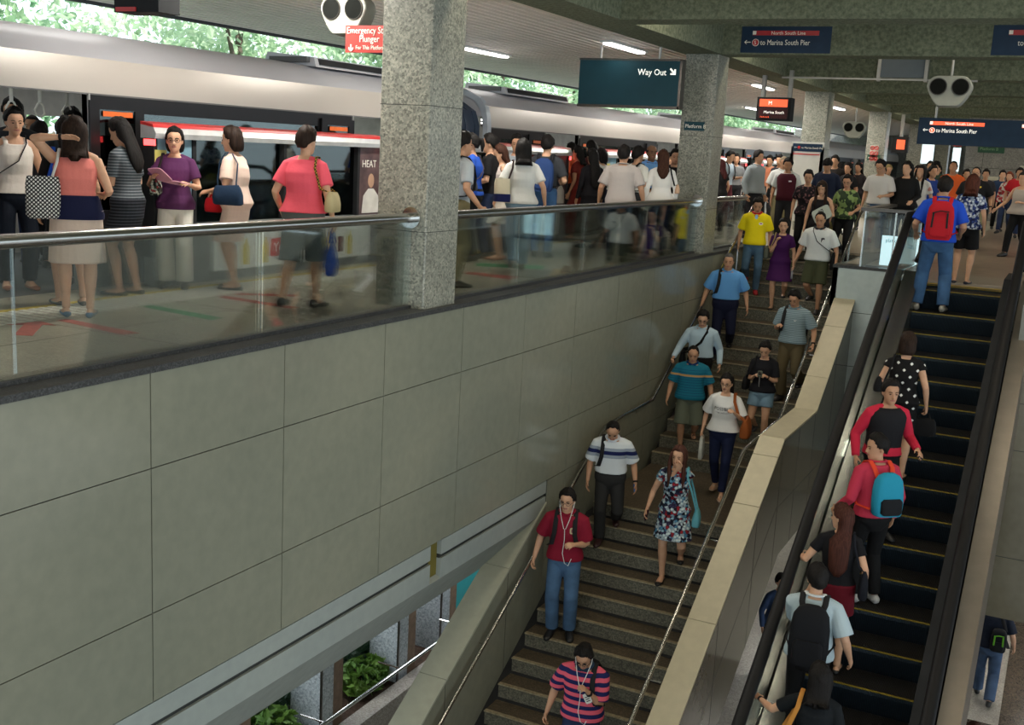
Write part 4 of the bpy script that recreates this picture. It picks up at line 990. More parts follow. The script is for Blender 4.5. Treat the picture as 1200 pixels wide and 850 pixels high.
    if face and not far:
        for sd in (1, -1):
            m = MB(); m.ell(hd(sd*.031, .0835, .515), (.0118, .005, .0050), 10, 6, Rh); m.build('eye', M_EYE, root, local=True)
            m = MB(); m.tube([hd(sd*.012, .092, .595), hd(sd*.03, .090, .625), hd(sd*.048, .078, .60)], [.0028, .0038, .0022], 6); m.build('eyebrow', hair_mat(BLK), root, local=True)
        m = MB(); m.tube([hd(-.024, .083, .235), hd(-.008, .0925, .243), hd(.008, .0925, .243), hd(.024, .083, .235)], [(.004, .003), (.007, .006), (.007, .006), (.004, .003)], 8, ref=(0, 0, 1)); m.build('mouth', M_LIP, root, local=True)
    # ---- hair
    st, hc = hair[0], hair[1]; hl = hair[2] if len(hair) > 2 else .3
    if st != 'none':
        hm = MB(); n1, n2 = 26, 16; th = {'buzz': .006, 'thin': .008, 'bald': .007}.get(st, .017 if not f else .016); nse = random.Random(label)
        ph = [nse.uniform(0, 6) for _ in range(4)]; rg = []
        for j in range(n2+1):
            el = -62+152*j/n2; r_ = []
            for i in range(n1):
                az = 360*i/n1; aa = az if az <= 180 else 360-az
                if st == 'fringe': base = 20-35*sstep(40, 85, aa)-38*sstep(95, 150, aa)
                elif st == 'thin': base = 66-72*sstep(35, 80, aa)-40*sstep(95, 150, aa)
                else: base = 44-52*sstep(35, 82, aa)-42*sstep(92, 150, aa)
                k = sstep(base-3, base+5, el)
                if st == 'bald': k *= 1-sstep(14, 26, el)
                e = R(el); A_ = R(az); fw = cos(A_)*cos(e); sd_ = sin(A_)*cos(e); uz = sin(e)
                rx, ry, rz = .076, (.094 if fw > 0 else .102), .106
                rad = 1/math.sqrt((fw/ry)**2+(sd_/rx)**2+(uz/rz)**2)
                rr = rad*(.80+.20*k)+k*th*(1+.22*sin(3*A_+ph[0]+4*e)+.16*sin(7*A_+ph[1])+.14*sin(11*e+5*A_+ph[2]))*(1+.35*max(0, uz)*(0 if st in ('buzz', 'bald') else 1))
                r_.append(hd(sd_*rr, fw*rr-.005, .555+uz*rr/.225))
            rg.append(r_)
        hm.loft(rg)
        def vol(secs):
            rg = []
            for z, hw, yf, yb in secs:
                t = .555+z/.225; r_ = []
                for k in range(16):
                    q = 2*pi*k/16; x = hw*cos(q); y = (yf+yb)/2+(yf-yb)/2*sin(q)
                    pt = hd(x, y, t)
                    lo = min(1, max(0, (-z-.06)/.14))            # below the nape the hair hangs with the trunk
                    if lo > 0:
                        bz = 1.50+(.435*.225+z)*1.0; q2 = sp(x, y-.01, bz); pt = pt.lerp(q2, lo)
                    r_.append(pt)
                rg.append(r_)
            hm.loft(rg)
        if st in ('bob', 'long', 'wavy'):
            kk = 1.12 if st == 'wavy' else 1
            secs = [(.085, .062, -.0, -.085), (.05, .084*kk, .028, -.112), (0, .092*kk, .022, -.122), (-.05, .094*kk, .020, -.121), (-.085, .092*kk, .012, -.115)]
            if st == 'bob': secs += [(-.12, .082, -.005, -.10), (-.135, .06, -.02, -.08)]
            else:
                secs += [(-.14, .090*kk, -.035, -.120), (-.22, .104*kk, -.060, -.150)]
                z = -.30
                while z > -hl: secs.append((z, .100*kk-.05*(-.30-z), -.085, -.165)); z -= .09
                secs += [(-hl, .070, -.10, -.160), (-hl-.05, .028, -.12, -.15)]
            vol(secs)
            if len(hair) > 3:                                   # locks that fall over the chest
                for sd in (1, -1):
                    hm.tube([hd(sd*.074, .04, .75), hd(sd*.088, .035, .45), hd(sd*.088, .045, .12), sp(sd*.085, .10, 1.40), sp(sd*.085, .135, 1.40-hair[3])], [(.012, .02), (.018, .028), (.022, .028), (.028, .02), (.008, .008)], 10, ref=(1, 0, 0))
        if st == 'bun': hm.ell(hd(0, -.115, .72), (.042, .036, .04))
        if st == 'tail': hm.tube([hd(0, -.10, .72), hd(0, -.145, .66), hd(0, -.150, .35), hd(0, -.135, .0)], [.022, .034, .032, .010], 10)
        hm.build('hair', hair_mat(hc), root, local=True, angle=0)
    if glasses:
        m = MB()
        for sd in (1, -1):
            m.tube([hd(sd*(.034+.024*cos(q)), .100-.006*abs(cos(q)), .515+.085*sin(q)) for q in [2*pi*k/14 for k in range(14)]], .0024, 5, close=True)
            m.tube([hd(sd*.057, .095, .53), hd(sd*.076, .06, .53), hd(sd*.080, -.02, .52)], .0022, 5)
        m.tube([hd(-.011, .100, .53), hd(.011, .100, .53)], .0024, 5); m.build('glasses', plain('spectacle frame', (.02, .018, .02), .3), root, local=True)
    # ---- clothes
    def leg_at(sd, z):
        A, K, an, ft, fd = legs[sd]
        for a_, b_ in ((A, K), (K, an)):
            if min(a_.z, b_.z) <= z <= max(a_.z, b_.z): return a_.lerp(b_, (z-a_.z)/(b_.z-a_.z))
        return A.copy() if z > A.z else an.copy()
    vc = vb*1.15
    g = .017
    kind = None
    if top:
        kind, tmat, slv, hem = top[:4]; tmat = tmat if not isinstance(tmat, tuple) else cloth('plain', tmat); loose = top[4] if len(top) > 4 else .0
        m = MB(); zs = sorted(set([max(hem, .86)]+[z for z, _, _ in TS if max(hem, .86)+.02 < z < 1.435]))
        if slv <= 0: zs = [z for z in zs if z < 1.36]+[1.355, 1.385]
        rg = []
        for z in zs:
            a_, b_ = tat(z); low = sstep(1.25, .95, z)
            if slv <= 0 and z > 1.33: a_ = .132 if z < 1.37 else .098; b_ *= 1.0
            if f and 1.14 < z < 1.31: b_ += .030*(1-abs(z-1.23)/.1)+.006
            rg.append(ring(z, a_+g+loose*low+(.008 if z > 1.39 else 0), b_+g+loose*low+(.006 if z > 1.39 else 0), 24))
        if kind == 'dress':
            hz = hem; base = []; z = .86
            fl = top[5] if len(top) > 5 else .06
            lows = []
            while True:
                lp_, rp_ = leg_at(1, min(z+dz, .9)), leg_at(-1, min(z+dz, .9)); cx = (lp_.x+rp_.x)/2; cy = (lp_.y+rp_.y)/2; hx = abs(lp_.x-rp_.x)/2+.09; hy_ = abs(lp_.y-rp_.y)/2+.09; k = (.9-z)/.5
                a_ = max(.185*w, hx*w)+fl*k; b_ = max(.130*w, hy_)+fl*k; wv = [1+.05*k*sin(7*q*2*pi/24*1.0) for q in range(24)]
                lows.append([V((cx*min(1, k*2)+px*(1-min(1, k*2))+a_*cos(2*pi*q/24)*wv[q], cy*min(1, k*2)-pf*(1-min(1, k*2))-b_*sin(2*pi*q/24)*wv[q], z+dz)) for q in range(24)])
                if z <= hz: break
                z = max(hz, z-.08)
            rg = lows[::-1]+rg[1:]
        m.loft(rg)
        if f and slv <= 0:
            for sd in (1, -1): m.tube([sp(sd*.085, .085, 1.33), sp(sd*.088, .05, 1.41), sp(sd*.088, -.02, 1.437), sp(sd*.088, -.075, 1.40), sp(sd*.085, -.09, 1.33)], [(.026, .012)]*5, 8, ref=(1, 0, 0))
        elif slv <= 0:
            for sd in (1, -1): m.tube([sp(sd*.10, .07, 1.36), sp(sd*.12, 0, 1.435), sp(sd*.10, -.08, 1.36)], [(.04, .02)]*3, 8, ref=(1, 0, 0))
        for sd in (1, -1):
            S, E_, T = arms[sd]
            if slv > 0:
                pts = [sp(sd*.04, -.008, 1.415), sp(sd*sw*.70, -.008, 1.376), S+(S-E_).normalized()*.0]; rr = [.055*ra, .068*ra, .066*ra]
                if slv <= .5: q = slv/.5*.85; pts += [S.lerp(E_, q*.5), S.lerp(E_, q)]; rr += [.069*ra+loose*.4, .066*ra+loose*.6+.004]
                else:
                    pts += [S.lerp(E_, .5), E_, E_.lerp(T, .5), E_.lerp(T, min(.98, (slv-.5)/.5))]; rr += [.064*ra, .055*ra, .048*ra, .038*ra+.003]
                m.tube(pts, rr, 14)
        o = m.build({'dress': 'dress', 'polo': 'polo_shirt', 'shirt': 'shirt', 'vest': 'vest', 'jacket': 'jacket', 'blouse': 'blouse'}.get(kind, 'tee'), tmat, root, local=True, angle=0); voxel(o, vc, 3); J['top'] = o
    if bot:
        bk, bmat, ln = bot[:3]; bmat = bmat if not isinstance(bmat, tuple) else cloth('plain', bmat); wd = bot[3] if len(bot) > 3 else 0.0
        m = MB(); zt = 1.035 if (top and top[3] > .97) else 1.0
        gg = g+.006 if (top and top[3] > .97) else g-.001
        if bk == 'skirt':
            rg = []; z = zt; rg.append(ring(z, tat(z)[0]+gg, tat(z)[1]+gg, 24)); rg.append(ring(.93, tat(.93)[0]+gg, tat(.93)[1]+gg, 24)); z = .85
            while True:
                lp_, rp_ = leg_at(1, z+dz), leg_at(-1, z+dz); cx = (lp_.x+rp_.x)/2; cy = (lp_.y+rp_.y)/2; k = (.9-z)/.45
                a_ = max(.194*w, abs(lp_.x-rp_.x)/2+.085)+wd*k; b_ = max(.138*w, abs(lp_.y-rp_.y)/2+.09)+wd*k; c2 = min(1, k*2.2)
                rg.append([V((cx*c2+px*(1-c2)+a_*cos(2*pi*q/24), cy*c2-pf*(1-c2)-b_*sin(2*pi*q/24), z+dz)) for q in range(24)])
                if z <= ln: break
                z = max(ln, z-.08)
            m.loft(rg)
        else:
            m.loft([ring(.765, .10, .085, 24)]+[ring(z, tat(z)[0]+gg, tat(z)[1]+gg, 24) for z in (.80, .835, .87, .93, .98, zt)])
            for sd in (1, -1):
                A, K, an, ft, fd = legs[sd]; tot = lt+ls; end = (A.z-dz-ln) if ln > .1 else tot*.985
                pts = [A+V((0, 0, .06))]; rr = [.085*lw]; e_ = min(end, tot*.985)
                for q in sorted([k*e_ for k in (0, .15, .3, .42, .6, .72, .86, 1.0)]+([lt-.04, lt, lt+.04] if e_ > lt+.05 else [])):
                    k = q/e_
                    if q <= lt: pt = A.lerp(K, q/lt); r_ = .100-.030*(q/lt)
                    else: u_ = (q-lt)/ls; pt = K.lerp(an, u_)+P(0, -.008*(1-abs(u_-.28)/.72), 0); r_ = .073-.016*u_
                    pts.append(pt); rr.append((r_+wd*k)*lw)
                m.tube(pts, rr, 16)
        o = m.build({'skirt': 'skirt', 'shorts': 'shorts', 'jeans': 'jeans'}.get(bk, 'trousers'), bmat, root, local=True, angle=0); voxel(o, vc, 2)
    if belt:
        m = MB(); m.loft([ring(z, tat(1.02)[0]+.024, tat(1.02)[1]+.024, 24) for z in (1.0, 1.035)]); m.build('belt', cloth('plain', belt), root, local=True)
    if collar:
        m = MB(); N = 18; col = [sp((nr+.024)*cos(2*pi*k/N), .0+(nr+.026)*sin(2*pi*k/N), 1.462-.026*max(0, sin(2*pi*k/N))) for k in range(N)]
        m.tube(col, [(.010, .018)]*N, 8, ref=(0, 0, 1), close=True)
        for sd in (1, -1): m.loft([[sp(sd*.014, .072, 1.445), sp(sd*.050, .055, 1.458), sp(sd*.06, .088, 1.40), sp(sd*.022, .104, 1.385)], [sp(sd*.014, .080, 1.447), sp(sd*.050, .063, 1.460), sp(sd*.06, .098, 1.402), sp(sd*.022, .114, 1.387)]])
        m.build('collar', cloth('plain', collar), root, local=True)
    sk_, sc = shoes[0], shoes[1]
    if sk_ != 'none':
        smat = plain('shoe %s' % (sc,), sc, .45)
        for sd in (1, -1):
            A, K, an, ft, fd = legs[sd]; x_ = fd.cross(V((0, 0, 1))); m = MB()
            if sk_ == 'shoe': pr = ((-.072, .030, .022, .030), (-.055, .046, .036, .046), (-.01, .050, .040, .050), (.05, .045, .043, .045), (.11, .033, .047, .033), (.17, .024, .043, .024), (.205, .018, .024, .018))
            elif sk_ == 'flat': pr = ((-.072, .024, .020, .024), (-.05, .026, .036, .026), (.02, .018, .040, .018), (.10, .020, .047, .020), (.165, .022, .042, .022), (.20, .015, .022, .015))
            else: pr = ((-.07, .008, .024, .008), (-.04, .009, .038, .009), (.04, .009, .040, .009), (.11, .010, .049, .010), (.17, .009, .044, .009), (.205, .008, .022, .008))
            m.tube([ft+fd*q+V((0, 0, zz)) for q, zz, a_, b_ in pr], [(a_, b_) for q, zz, a_, b_ in pr], 12, ref=x_)
            if sk_ == 'sandal': m.tube([ft+fd*.10+x_*.05+V((0, 0, .01)), ft+fd*.11+V((0, 0, .066)), ft+fd*.10-x_*.05+V((0, 0, .01))], [(.006, .02)]*3, 8)
            m.build('shoe', smat, root, local=True, angle=0)
    if watch:
        S, E_, T = arms[1 if watch == 'L' else -1]; d = (T-E_).normalized(); m = MB(); m.tube([T-d*.035, T-d*.012], .031*ra+.001, 14); m.build('wristwatch', M_BLACK, root, local=True)
    for k in (s,): root.scale = (k, k, k)
    J.update(root=root, s=s, sp=sp, hd=hd, arms=arms, legs=legs, w=w, f=f, ring=ring, tat=tat, M=Matrix.Translation(p) @ Matrix.Rotation(R(a), 4, 'Z') @ Matrix.Scale(s, 4), label=label, g=g)
    PEOPLE.append(J); return J
# ------------------------------------------------------------------ bags and things people carry (each a thing of its own)
def carry(J, name, c, label, cat, group=None):
    """an Empty in the carrier's frame at local point c; returns (root, builder) where builder takes carrier-local meshes"""
    M = J['M']; o = bpy.data.objects.new(name, None); C.objects.link(o); o.empty_display_size = .1
    o.matrix_world = M @ Matrix.Translation(c); tag(o, label, cat, group)
    def mk(mb, nm, mat, par=None, sm=True):
        q = bpy.data.objects.new(nm, mb.mesh(nm, c, smooth=sm)); C.objects.link(q); q.data.materials.append(mat); q.parent = par or o; return q
    return o, mk
def rrect(a, b, n=20, p=.5):
    return [(a*math.copysign(abs(cos(2*pi*k/n))**p, cos(2*pi*k/n)), b*math.copysign(abs(sin(2*pi*k/n))**p, sin(2*pi*k/n))) for k in range(n)]
def cm(x): return x if not isinstance(x, tuple) else cloth('plain', x)
def backpack(J, label, mat, z=1.17, w=.15, h=.22, d=.075, pocket=None, strap=None, side=0, trim=None, one=None):
    sp = J['sp']; by = -(.135*J['w']+d); mat = cm(mat); strap = cm(strap or (.015, .015, .017))
    o, mk = carry(J, 'backpack', sp(side, by, z-h), label, 'backpack')
    m = MB(); rg = []
    for t, k in ((0, .80), (.06, .94), (.3, 1.0), (.6, .98), (.82, .88), (.94, .66), (1, .35)):
        rg.append([sp(side+x*k, by+y*(k if t > .5 else 1)-(.03 if .1 < t < .6 and y < 0 else 0)*-0, z-h+2*h*t) for x, y in rrect(w, d)])
    m.loft(rg); mk(m, 'bag_body', mat)
    m = MB(); rg = []
    for t, k in ((0.05, .7), (.10, .9), (.36, .9), (.42, .7)): rg.append([sp(side+x*k, by-d*.9+y, z-h+2*h*t) for x, y in rrect(w*.82, .035)])
    m.loft(rg); mk(m, 'pocket', cm(pocket) if pocket else mat)
    if trim:
        m = MB(); m.tube([sp(side-w*.6, by-d-.005, z+h*.42), sp(side, by-d-.012, z+h*.45), sp(side+w*.6, by-d-.005, z+h*.32)], .008, 6); mk(m, 'zip', cm(trim))
        for q in (-.5, .5):
            m = MB(); m.tube([sp(side+w*q, by-d-.004, z+h*.35), sp(side+w*q*1.05, by-d-.036, z-h*.1), sp(side+w*q*1.1, by-d-.030, z-h*.45)], [(.012, .004)]*3, 6, ref=(1, 0, 0)); mk(m, 'buckle_strap', cm(trim))
    e = .030*(J['w']-1)*4
    for sd in ((1, -1) if one is None else (one,)):
        m = MB(); q = sd*(.098 if one is None else .105)
        pts = [sp(q*.8+side, by+d*.8, z+h*.7), sp(q, -.115-e, 1.405), sp(q*1.02, -.045, 1.462), sp(q*1.04, .045, 1.448), sp(q*1.08, .118+e, 1.36), sp(q*1.15, .150+e, 1.24), sp(q*1.45, .125+e, 1.10), sp(sd*.19*J['w'], .0, 1.03), sp(sd*.14+side, by+d*.8, z-h*.75)]
        m.tube(pts, [(.026, .007)]*len(pts), 8, ref=(1, 0, 0)); mk(m, 'strap', strap)
    return o
def shoulder_bag(J, label, mat, side=1, z=.95, w=.16, h=.12, d=.05, fw=0, strap=None, cross=False, name='shoulder_bag', out=.0, base=None, cat='bag', flat=False, sw_=.012):
    sp = J['sp']; mat = cm(mat); strap = cm(strap) if strap else mat; x0 = side*((.215+out)*J['w']+d)
    o, mk = carry(J, name, sp(x0, fw, z-h), label, cat)
    m = MB(); rg = []
    for t, k, kd in ((0, .86, .8), (.08, .98, 1), (.45, 1.0, 1), (.8, .90, .7 if not flat else 1), (1, .80, .25 if not flat else .9)): rg.append([sp(x0+y*kd, fw+x*k, z-h+2*h*t) for x, y in rrect(w, d)])
    m.loft(rg); mk(m, 'bag_body', mat)
    if base:
        m = MB(); m.loft([[sp(x0+y*1.03, fw+x*kk, z-h+2*h*t) for x, y in rrect(w*1.015, d)] for t, kk in ((-.01, .87), (.08, 1.0), (.30, 1.01))]); mk(m, 'bag_base', cm(base))
    top = z+h*.9; s2 = -side if cross else side; hx = .10 if not cross else .085
    bk = -.145*J['w']; ft = (.150 if not J['f'] else .165)*J['w']
    if cross: pts = [sp(x0, fw+w*.7, top), sp(side*.17*J['w'], .12+.01, max(top+.05, 1.02)), sp(0, ft+.005, 1.24), sp(s2*.085, .105, 1.40), sp(s2*.098, .0, 1.462), sp(s2*.09, -.09, 1.42), sp(0, bk, 1.25), sp(side*.17*J['w'], -.12, max(top+.05, 1.02)), sp(x0, fw-w*.7, top)]
    else: pts = [sp(x0, fw+w*.62, top), sp(side*.20, .10, 1.18), sp(side*.135, .095, 1.36), sp(side*.125, .03, 1.452), sp(side*.125, -.045, 1.448), sp(side*.14, -.11, 1.34), sp(side*.20, -.11, 1.15), sp(x0, fw-w*.62, top)]
    m = MB(); m.tube(pts, [(sw_, .005)]*len(pts), 8, ref=(1, 0, 0) if not cross else None); mk(m, 'strap', strap)
    return o
def hand_bag(J, label, mat, side=1, w=.13, h=.12, d=.05, drop=.12, name='handbag', cat='bag', strap=None, soft=False, along=False, base=None):
    pc = J['palmL' if side == 1 else 'palmR']; mat = cm(mat); c = pc+V((0, 0, -drop-2*h))
    o, mk = carry(J, name, c, label, cat)
    m = MB(); rg = []
    prof = ((0, .85), (.1, 1.0), (.5, 1.02), (.85, .9), (1, .78)) if not soft else ((0, .6), (.06, .9), (.3, 1.05), (.6, .82), (.85, .45), (1, .2))
    for t, k in prof: rg.append([c+V(((y if not along else x)*k, (x if not along else y)*k, 2*h*t)) for x, y in rrect(w, d)])
    m.loft(rg); mk(m, 'bag_body', mat)
    if base: m = MB(); m.loft([[c+V(((y if not along else x)*1.02, (x if not along else y)*1.02, 2*h*t)) for x, y in rrect(w*k, d*k)] for t, k in ((.005, .87), (.1, 1.0), (.3, 1.02))]); mk(m, 'bag_base', cm(base))
    for s_ in (1, -1):
        q = .5*w if not soft else .03; m = MB()
        def pt(a, b, z): return c+V((b, a, z)) if not along else c+V((a, b, z))
        m.tube([pt(-q, s_*d*.4, 2*h*.92), pt(-q*.7, s_*.01, 2*h+drop*.7), pt(0, 0, 2*h+drop+.012), pt(q*.7, s_*.01, 2*h+drop*.7), pt(q, s_*d*.4, 2*h*.92)], .008, 6); mk(m, 'handle', cm(strap) if strap else mat)
    return o
def in_hand(J, name, label, cat, side, size, mat, off=(0, 0, 0), face=None, spin=0):
    """a flat box held in a hand; size = (across thumb side, along fingers, thickness)"""
    pc = J['palmL' if side == 1 else 'palmR']; d, n, t = J['hdL' if side == 1 else 'hdR']; a, b, th = size
    c = pc+d*off[1]+t*off[0]+n*off[2]
    if face: n = P(*face).normalized(); d = (d-n*d.dot(n)).normalized(); t = n.cross(d)
    if spin: Q = Matrix.Rotation(R(spin), 3, n); d = Q @ d; t = Q @ t
    o, mk = carry(J, name, c, label, cat)
    m = MB(); ring_ = rrect(a, b, 16, .35); m.loft([[c+t*x+d*y+n*k for x, y in ring_] for k in (-th, th)]); mk(m, 'case' if cat != 'paper' else 'sheet', cm(mat), sm=False)
    return o, mk, (c, d, n, t)
def chest_mark(J, verts_fn, z, side, mat, nm, par): pass
def chest_text(J, body, side, z, size, mat, fw=None, xs=1.0, back=False):
    """lettering printed on the front of the top (side: left edge as the viewer reads)"""
    sp, top = J['sp'], J['top']; a_, b_ = J['tat'](z)
    cu = bpy.data.curves.new('print', 'FONT'); cu.body = body; cu.size = size; cu.resolution_u = 2; tmp = bpy.data.objects.new('tmp', cu); C.objects.link(tmp)
    dg = bpy.context.evaluated_depsgraph_get(); me = bpy.data.meshes.new_from_object(tmp.evaluated_get(dg)); bpy.data.objects.remove(tmp); bpy.data.curves.remove(cu)
    F0 = fw if fw is not None else (b_+.035+(.03 if J['f'] else 0))*J['w']
    def surf(x, zz):
        a2, b2 = J['tat'](zz); a2 = (a2+J['g'])*J['w']; k = max(0, 1-min(1, abs(x)/a2)**2.3)**.5; return (b2+J['g']+(.030*(1-abs(zz-1.23)/.1)+.006 if J['f'] and 1.14 < zz < 1.31 else 0))*J['w']*k+.007
    for v in me.vertices:
        x = side+v.co.x*xs; zz = z+v.co.y; v.co = sp(x, surf(x, zz), zz)
    me.name = 'print'; o = bpy.data.objects.new('print', me); C.objects.link(o); me.materials.clear(); me.materials.append(mat); o.parent = J['root']; return o
def chest_patch(J, x0, x1, z0, z1, mat, nm='badge', rnd=.5):
    sp = J['sp']; m = MB()
    def surf(x, zz):
        a2, b2 = J['tat'](zz); a2 = (a2+J['g'])*J['w']; k = max(0, 1-min(1, abs(x)/a2)**2.3)**.5; return (b2+J['g']+(.030*(1-abs(zz-1.23)/.1)+.006 if J['f'] and 1.14 < zz < 1.31 else 0))*J['w']*k
    pts = [((x0+x1)/2+x, (z0+z1)/2+y) for x, y in rrect((x1-x0)/2, (z1-z0)/2, 20, rnd)]
    m.loft([[sp(x, surf(x, z)+k, z) for x, z in pts] for k in (.0, .006)]); return m.build(nm, mat, J['root'], local=True, smooth=False)
def earphones(J, mat):
    sp, hd = J['sp'], J['hd']; m = MB()
    for sd in (1, -1): m.tube([hd(sd*.083, -.005, .44), hd(sd*.075, .03, .2), sp(sd*.045, .115, 1.40), sp(sd*.01, .155, 1.30)], .0042, 5)
    m.tube([sp(0, .155, 1.30), sp(.005, .165, 1.18), sp(-.01, .165, 1.02), sp(.02, .172, .90), sp(.06, .165, .87), sp(.09, .15, .95)], .0042, 5)
    o = m.build('earphones', mat, J['root'], local=True)
# ------------------------------------------------------------------ who stands where
def ST(x, y):
    if y < YL0: i = math.ceil((YL0-y)/GO-1e-6); return (x, YL0-i*GO+.20, ZC-i*RISE)
    if y < YU0: return (x, y, ZC)
    i = min(16, int((y-YU0)//GO)+1); return (x, YU0+(i-1)*GO+.20, ZC+i*RISE)
def ES(x, y):
    k = math.ceil((16.1-.12-y)/.4); yy = 16.1-.12-.4*k
    return (x, yy+.21, ES_S*(yy-ES_Y)+.003)
def DOWN(s=1.0, sw=1, back=.27):
    """coming down the stairs: one foot planted, the other a step up behind"""
    a, b = (.085, .03, 0, 8), (.095, -back, RISE/s+.01, 6)
    return (a, b) if sw > 0 else (b, a)
WALK = ((.085, .24, 0, 5), (.085, -.20, .03, 5)); WALK2 = ((.085, -.20, .03, 5), (.085, .24, 0, 5))
def den(r, g, b): return cloth('denim', rgb(r, g, b))
W1 = rgb(196, 200, 200); NAVY = rgb(24, 28, 52); KHAKI = rgb(124, 116, 86); CHAR = rgb(38, 38, 42); BLACK = rgb(22, 22, 24)
LJ = den(112, 140, 160); MJ = den(62, 96, 140); DJ = den(40, 52, 82)
F = True; M_ = False
# --- on the near platform
a = person('woman in pink sleeveless top and pale skirt, arm raised behind her head', (-7.28, 6.60, 0), 226, 1.60, F, 'fair', ('wavy', DKBR, .20), ('top', rgb(226, 128, 118), 0, .98), ('skirt', rgb(214, 192, 178), .47, .03), ('flat', rgb(46, 92, 130)),
           L=(-.09, -.25, .19), Rr=(.06, .20, -.30), poleL=(1, .15, .10), palmL=(0, -.4, -.6), w=1.10, lean=2, hp=10, face=False, watch='L', curl=.25)
m = MB(); m.loft([a['ring'](z, a['tat'](min(z, 1.1))[0]+.032, a['tat'](min(z, 1.1))[1]+.032, 24) for z in (.86, .90, .98, 1.06)]); m.build('navy_sash', cloth('plain', rgb(22, 26, 58)), a['root'], local=True)
shoulder_bag(a, 'black and white dotted tote bag on the shoulder of the pink top woman', cloth('dots', rgb(28, 28, 32), rgb(222, 222, 218), .034, .30), 1, 1.04, .11, .175, .14, -.08, (.62, .61, .58), name='tote_bag', flat=True, out=-.11)
a = person('woman in grey striped tee with long black hair looking at her phone', (-7.93, 7.80, 0), 280, 1.63, F, 'fair', ('long', BLK, .36), ('tee', cloth('stripe', rgb(66, 72, 78), rgb(120, 126, 130), .028, .35), .42, .95), ('skirt', cloth('stripe', rgb(28, 30, 36), rgb(62, 66, 74), .03, .4), .56, .02), ('flat', rgb(24, 24, 28)),
           L='chest', Rr=(.02, .26, -.22), hp=22, face=True, watch='L')
in_hand(a, 'phone', 'phone held by the long haired woman in grey stripes', 'phone', -1, (.035, .07, .005), BLACK)
a = person('woman in purple top and white trousers holding a pink folder', (-8.02, 8.52, 0), 34, 1.56, F, 'fair', ('bob', BLK), ('blouse', rgb(86, 44, 84), .38, .86, .012), ('trousers', rgb(222, 218, 208), 0, .035), ('shoe', rgb(22, 22, 24)),
           L=(.02, .27, -.22), Rr=(.02, .28, -.16), glasses=True, hp=0, hy=4)
o, mk, (c, d, n, t) = in_hand(a, 'folder', 'open pink folder in the hands of the purple top woman', 'folder', -1, (.10, .15, .004), rgb(226, 160, 186), (.03, .05, .02), (.5, -.45, .75), 25)
m = MB(); c2 = c+t*.19+n*.06; m.loft([[c2+(t*.85+n*.5)*x+d*y+n*k for x, y in rrect(.10, .15, 16, .35)] for k in (-.004, .004)]); mk(m, 'cover', cloth('plain', rgb(232, 172, 196)), sm=False)
shoulder_bag(a, 'round floral clutch bag hanging at the wrist of the purple top woman', cloth('floral', 40.0, rgb(40, 40, 36), rgb(210, 205, 180), rgb(170, 60, 60), rgb(190, 190, 170), rgb(60, 70, 50)), -1, 1.12, .12, .085, .055, .20, rgb(40, 36, 34), out=-.10)
a = person('woman in pale beige dress with navy shoulder bag, facing the train', (-7.53, 8.85, 0), 284, 1.60, F, 'fair', ('bob', DKBR), ('dress', rgb(232, 205, 190), .40, .52, .02, .02), None, ('flat', rgb(24, 22, 24)), L=(.02, .22, -.32), Rr=(-.02, .24, -.34), hp=6, feet=((.08, -.04, 0, 6), (.08, .05, 0, 6)))
shoulder_bag(a, 'navy leather shoulder bag on the beige dress woman', rgb(30, 50, 74), 1, 1.02, .165, .10, .055, -.04, rgb(30, 50, 74))
hand_bag(a, 'red purse held in front of the beige dress woman', rgb(190, 24, 34), -1, .10, .075, .035, .03, name='purse')
a = person('person in coral tee and grey shorts walking past the column', (-6.25, 8.25, 0), 196, 1.63, F, 'fair', ('short', DKBR), ('tee', rgb(236, 92, 108), .40, .93, .02), ('shorts', rgb(92, 98, 96), .46, .04), ('shoe', rgb(52, 50, 50)), feet=((.09, -.26, .05, 4), (.09, .14, 0, 12)), Rr=(.12, .02, -.50), L=(.10, .10, -.44), w=1.06, hp=4, hy=-16, face=True)
shoulder_bag(a, 'cream handbag with chain strap on the coral tee person', rgb(196, 180, 138), -1, 1.04, .13, .095, .05, .03, cloth('dots', rgb(40, 34, 26), rgb(200, 160, 60), .03, .3))
hand_bag(a, 'crumpled blue carrier bag hanging beside grey shorts', rgb(34, 74, 168), -1, .085, .17, .05, .12, name='carrier_bag', soft=True)
a = person('woman in black top seen from behind, blue strap on her shoulder', (-7.78, 6.98, 0), 240, 1.60, F, 'mid', ('long', BLK, .26), ('tee', BLACK, .42, .90), ('shorts', BLACK, .52, .03), ('flat', rgb(24, 24, 28)), hp=8, face=False)
shoulder_bag(a, 'black bag with bright blue strap on the black top woman', BLACK, 1, .96, .13, .12, .045, 0, rgb(40, 84, 190), sw_=.016)
a = person('woman in white sleeveless blouse standing in the open train door', (-8.93, 7.38, 0), 62, 1.67, F, 'fair', ('short', BLK), ('blouse', rgb(226, 218, 208), 0, .92, .015), ('trousers', rgb(26, 32, 44), 0, .01), ('flat', rgb(150, 90, 60)), hp=8, L=(.06, .2, -.36), curl=.7)
shoulder_bag(a, 'black crossbody bag on the white blouse woman in the train door', BLACK, -1, .98, .13, .09, .045, .08, BLACK, cross=True)
IN = 'standing passengers inside the near train car'
person('tall man with thick black hair standing in the train at the left frame edge', (-9.33, 7.72, 0), 40, 1.76, M_, 'mid', ('short', BLK), ('tee', rgb(40, 42, 46), .45, .92), ('jeans', DJ, 0), group=IN, hp=4)
person('man with tousled black hair looking down inside the train door', (-9.27, 8.35, 0), 60, 1.71, M_, 'fair', ('short', BLK), ('shirt', rgb(70, 74, 80), 1, .92), ('trousers', CHAR, 0), group=IN, hp=18)
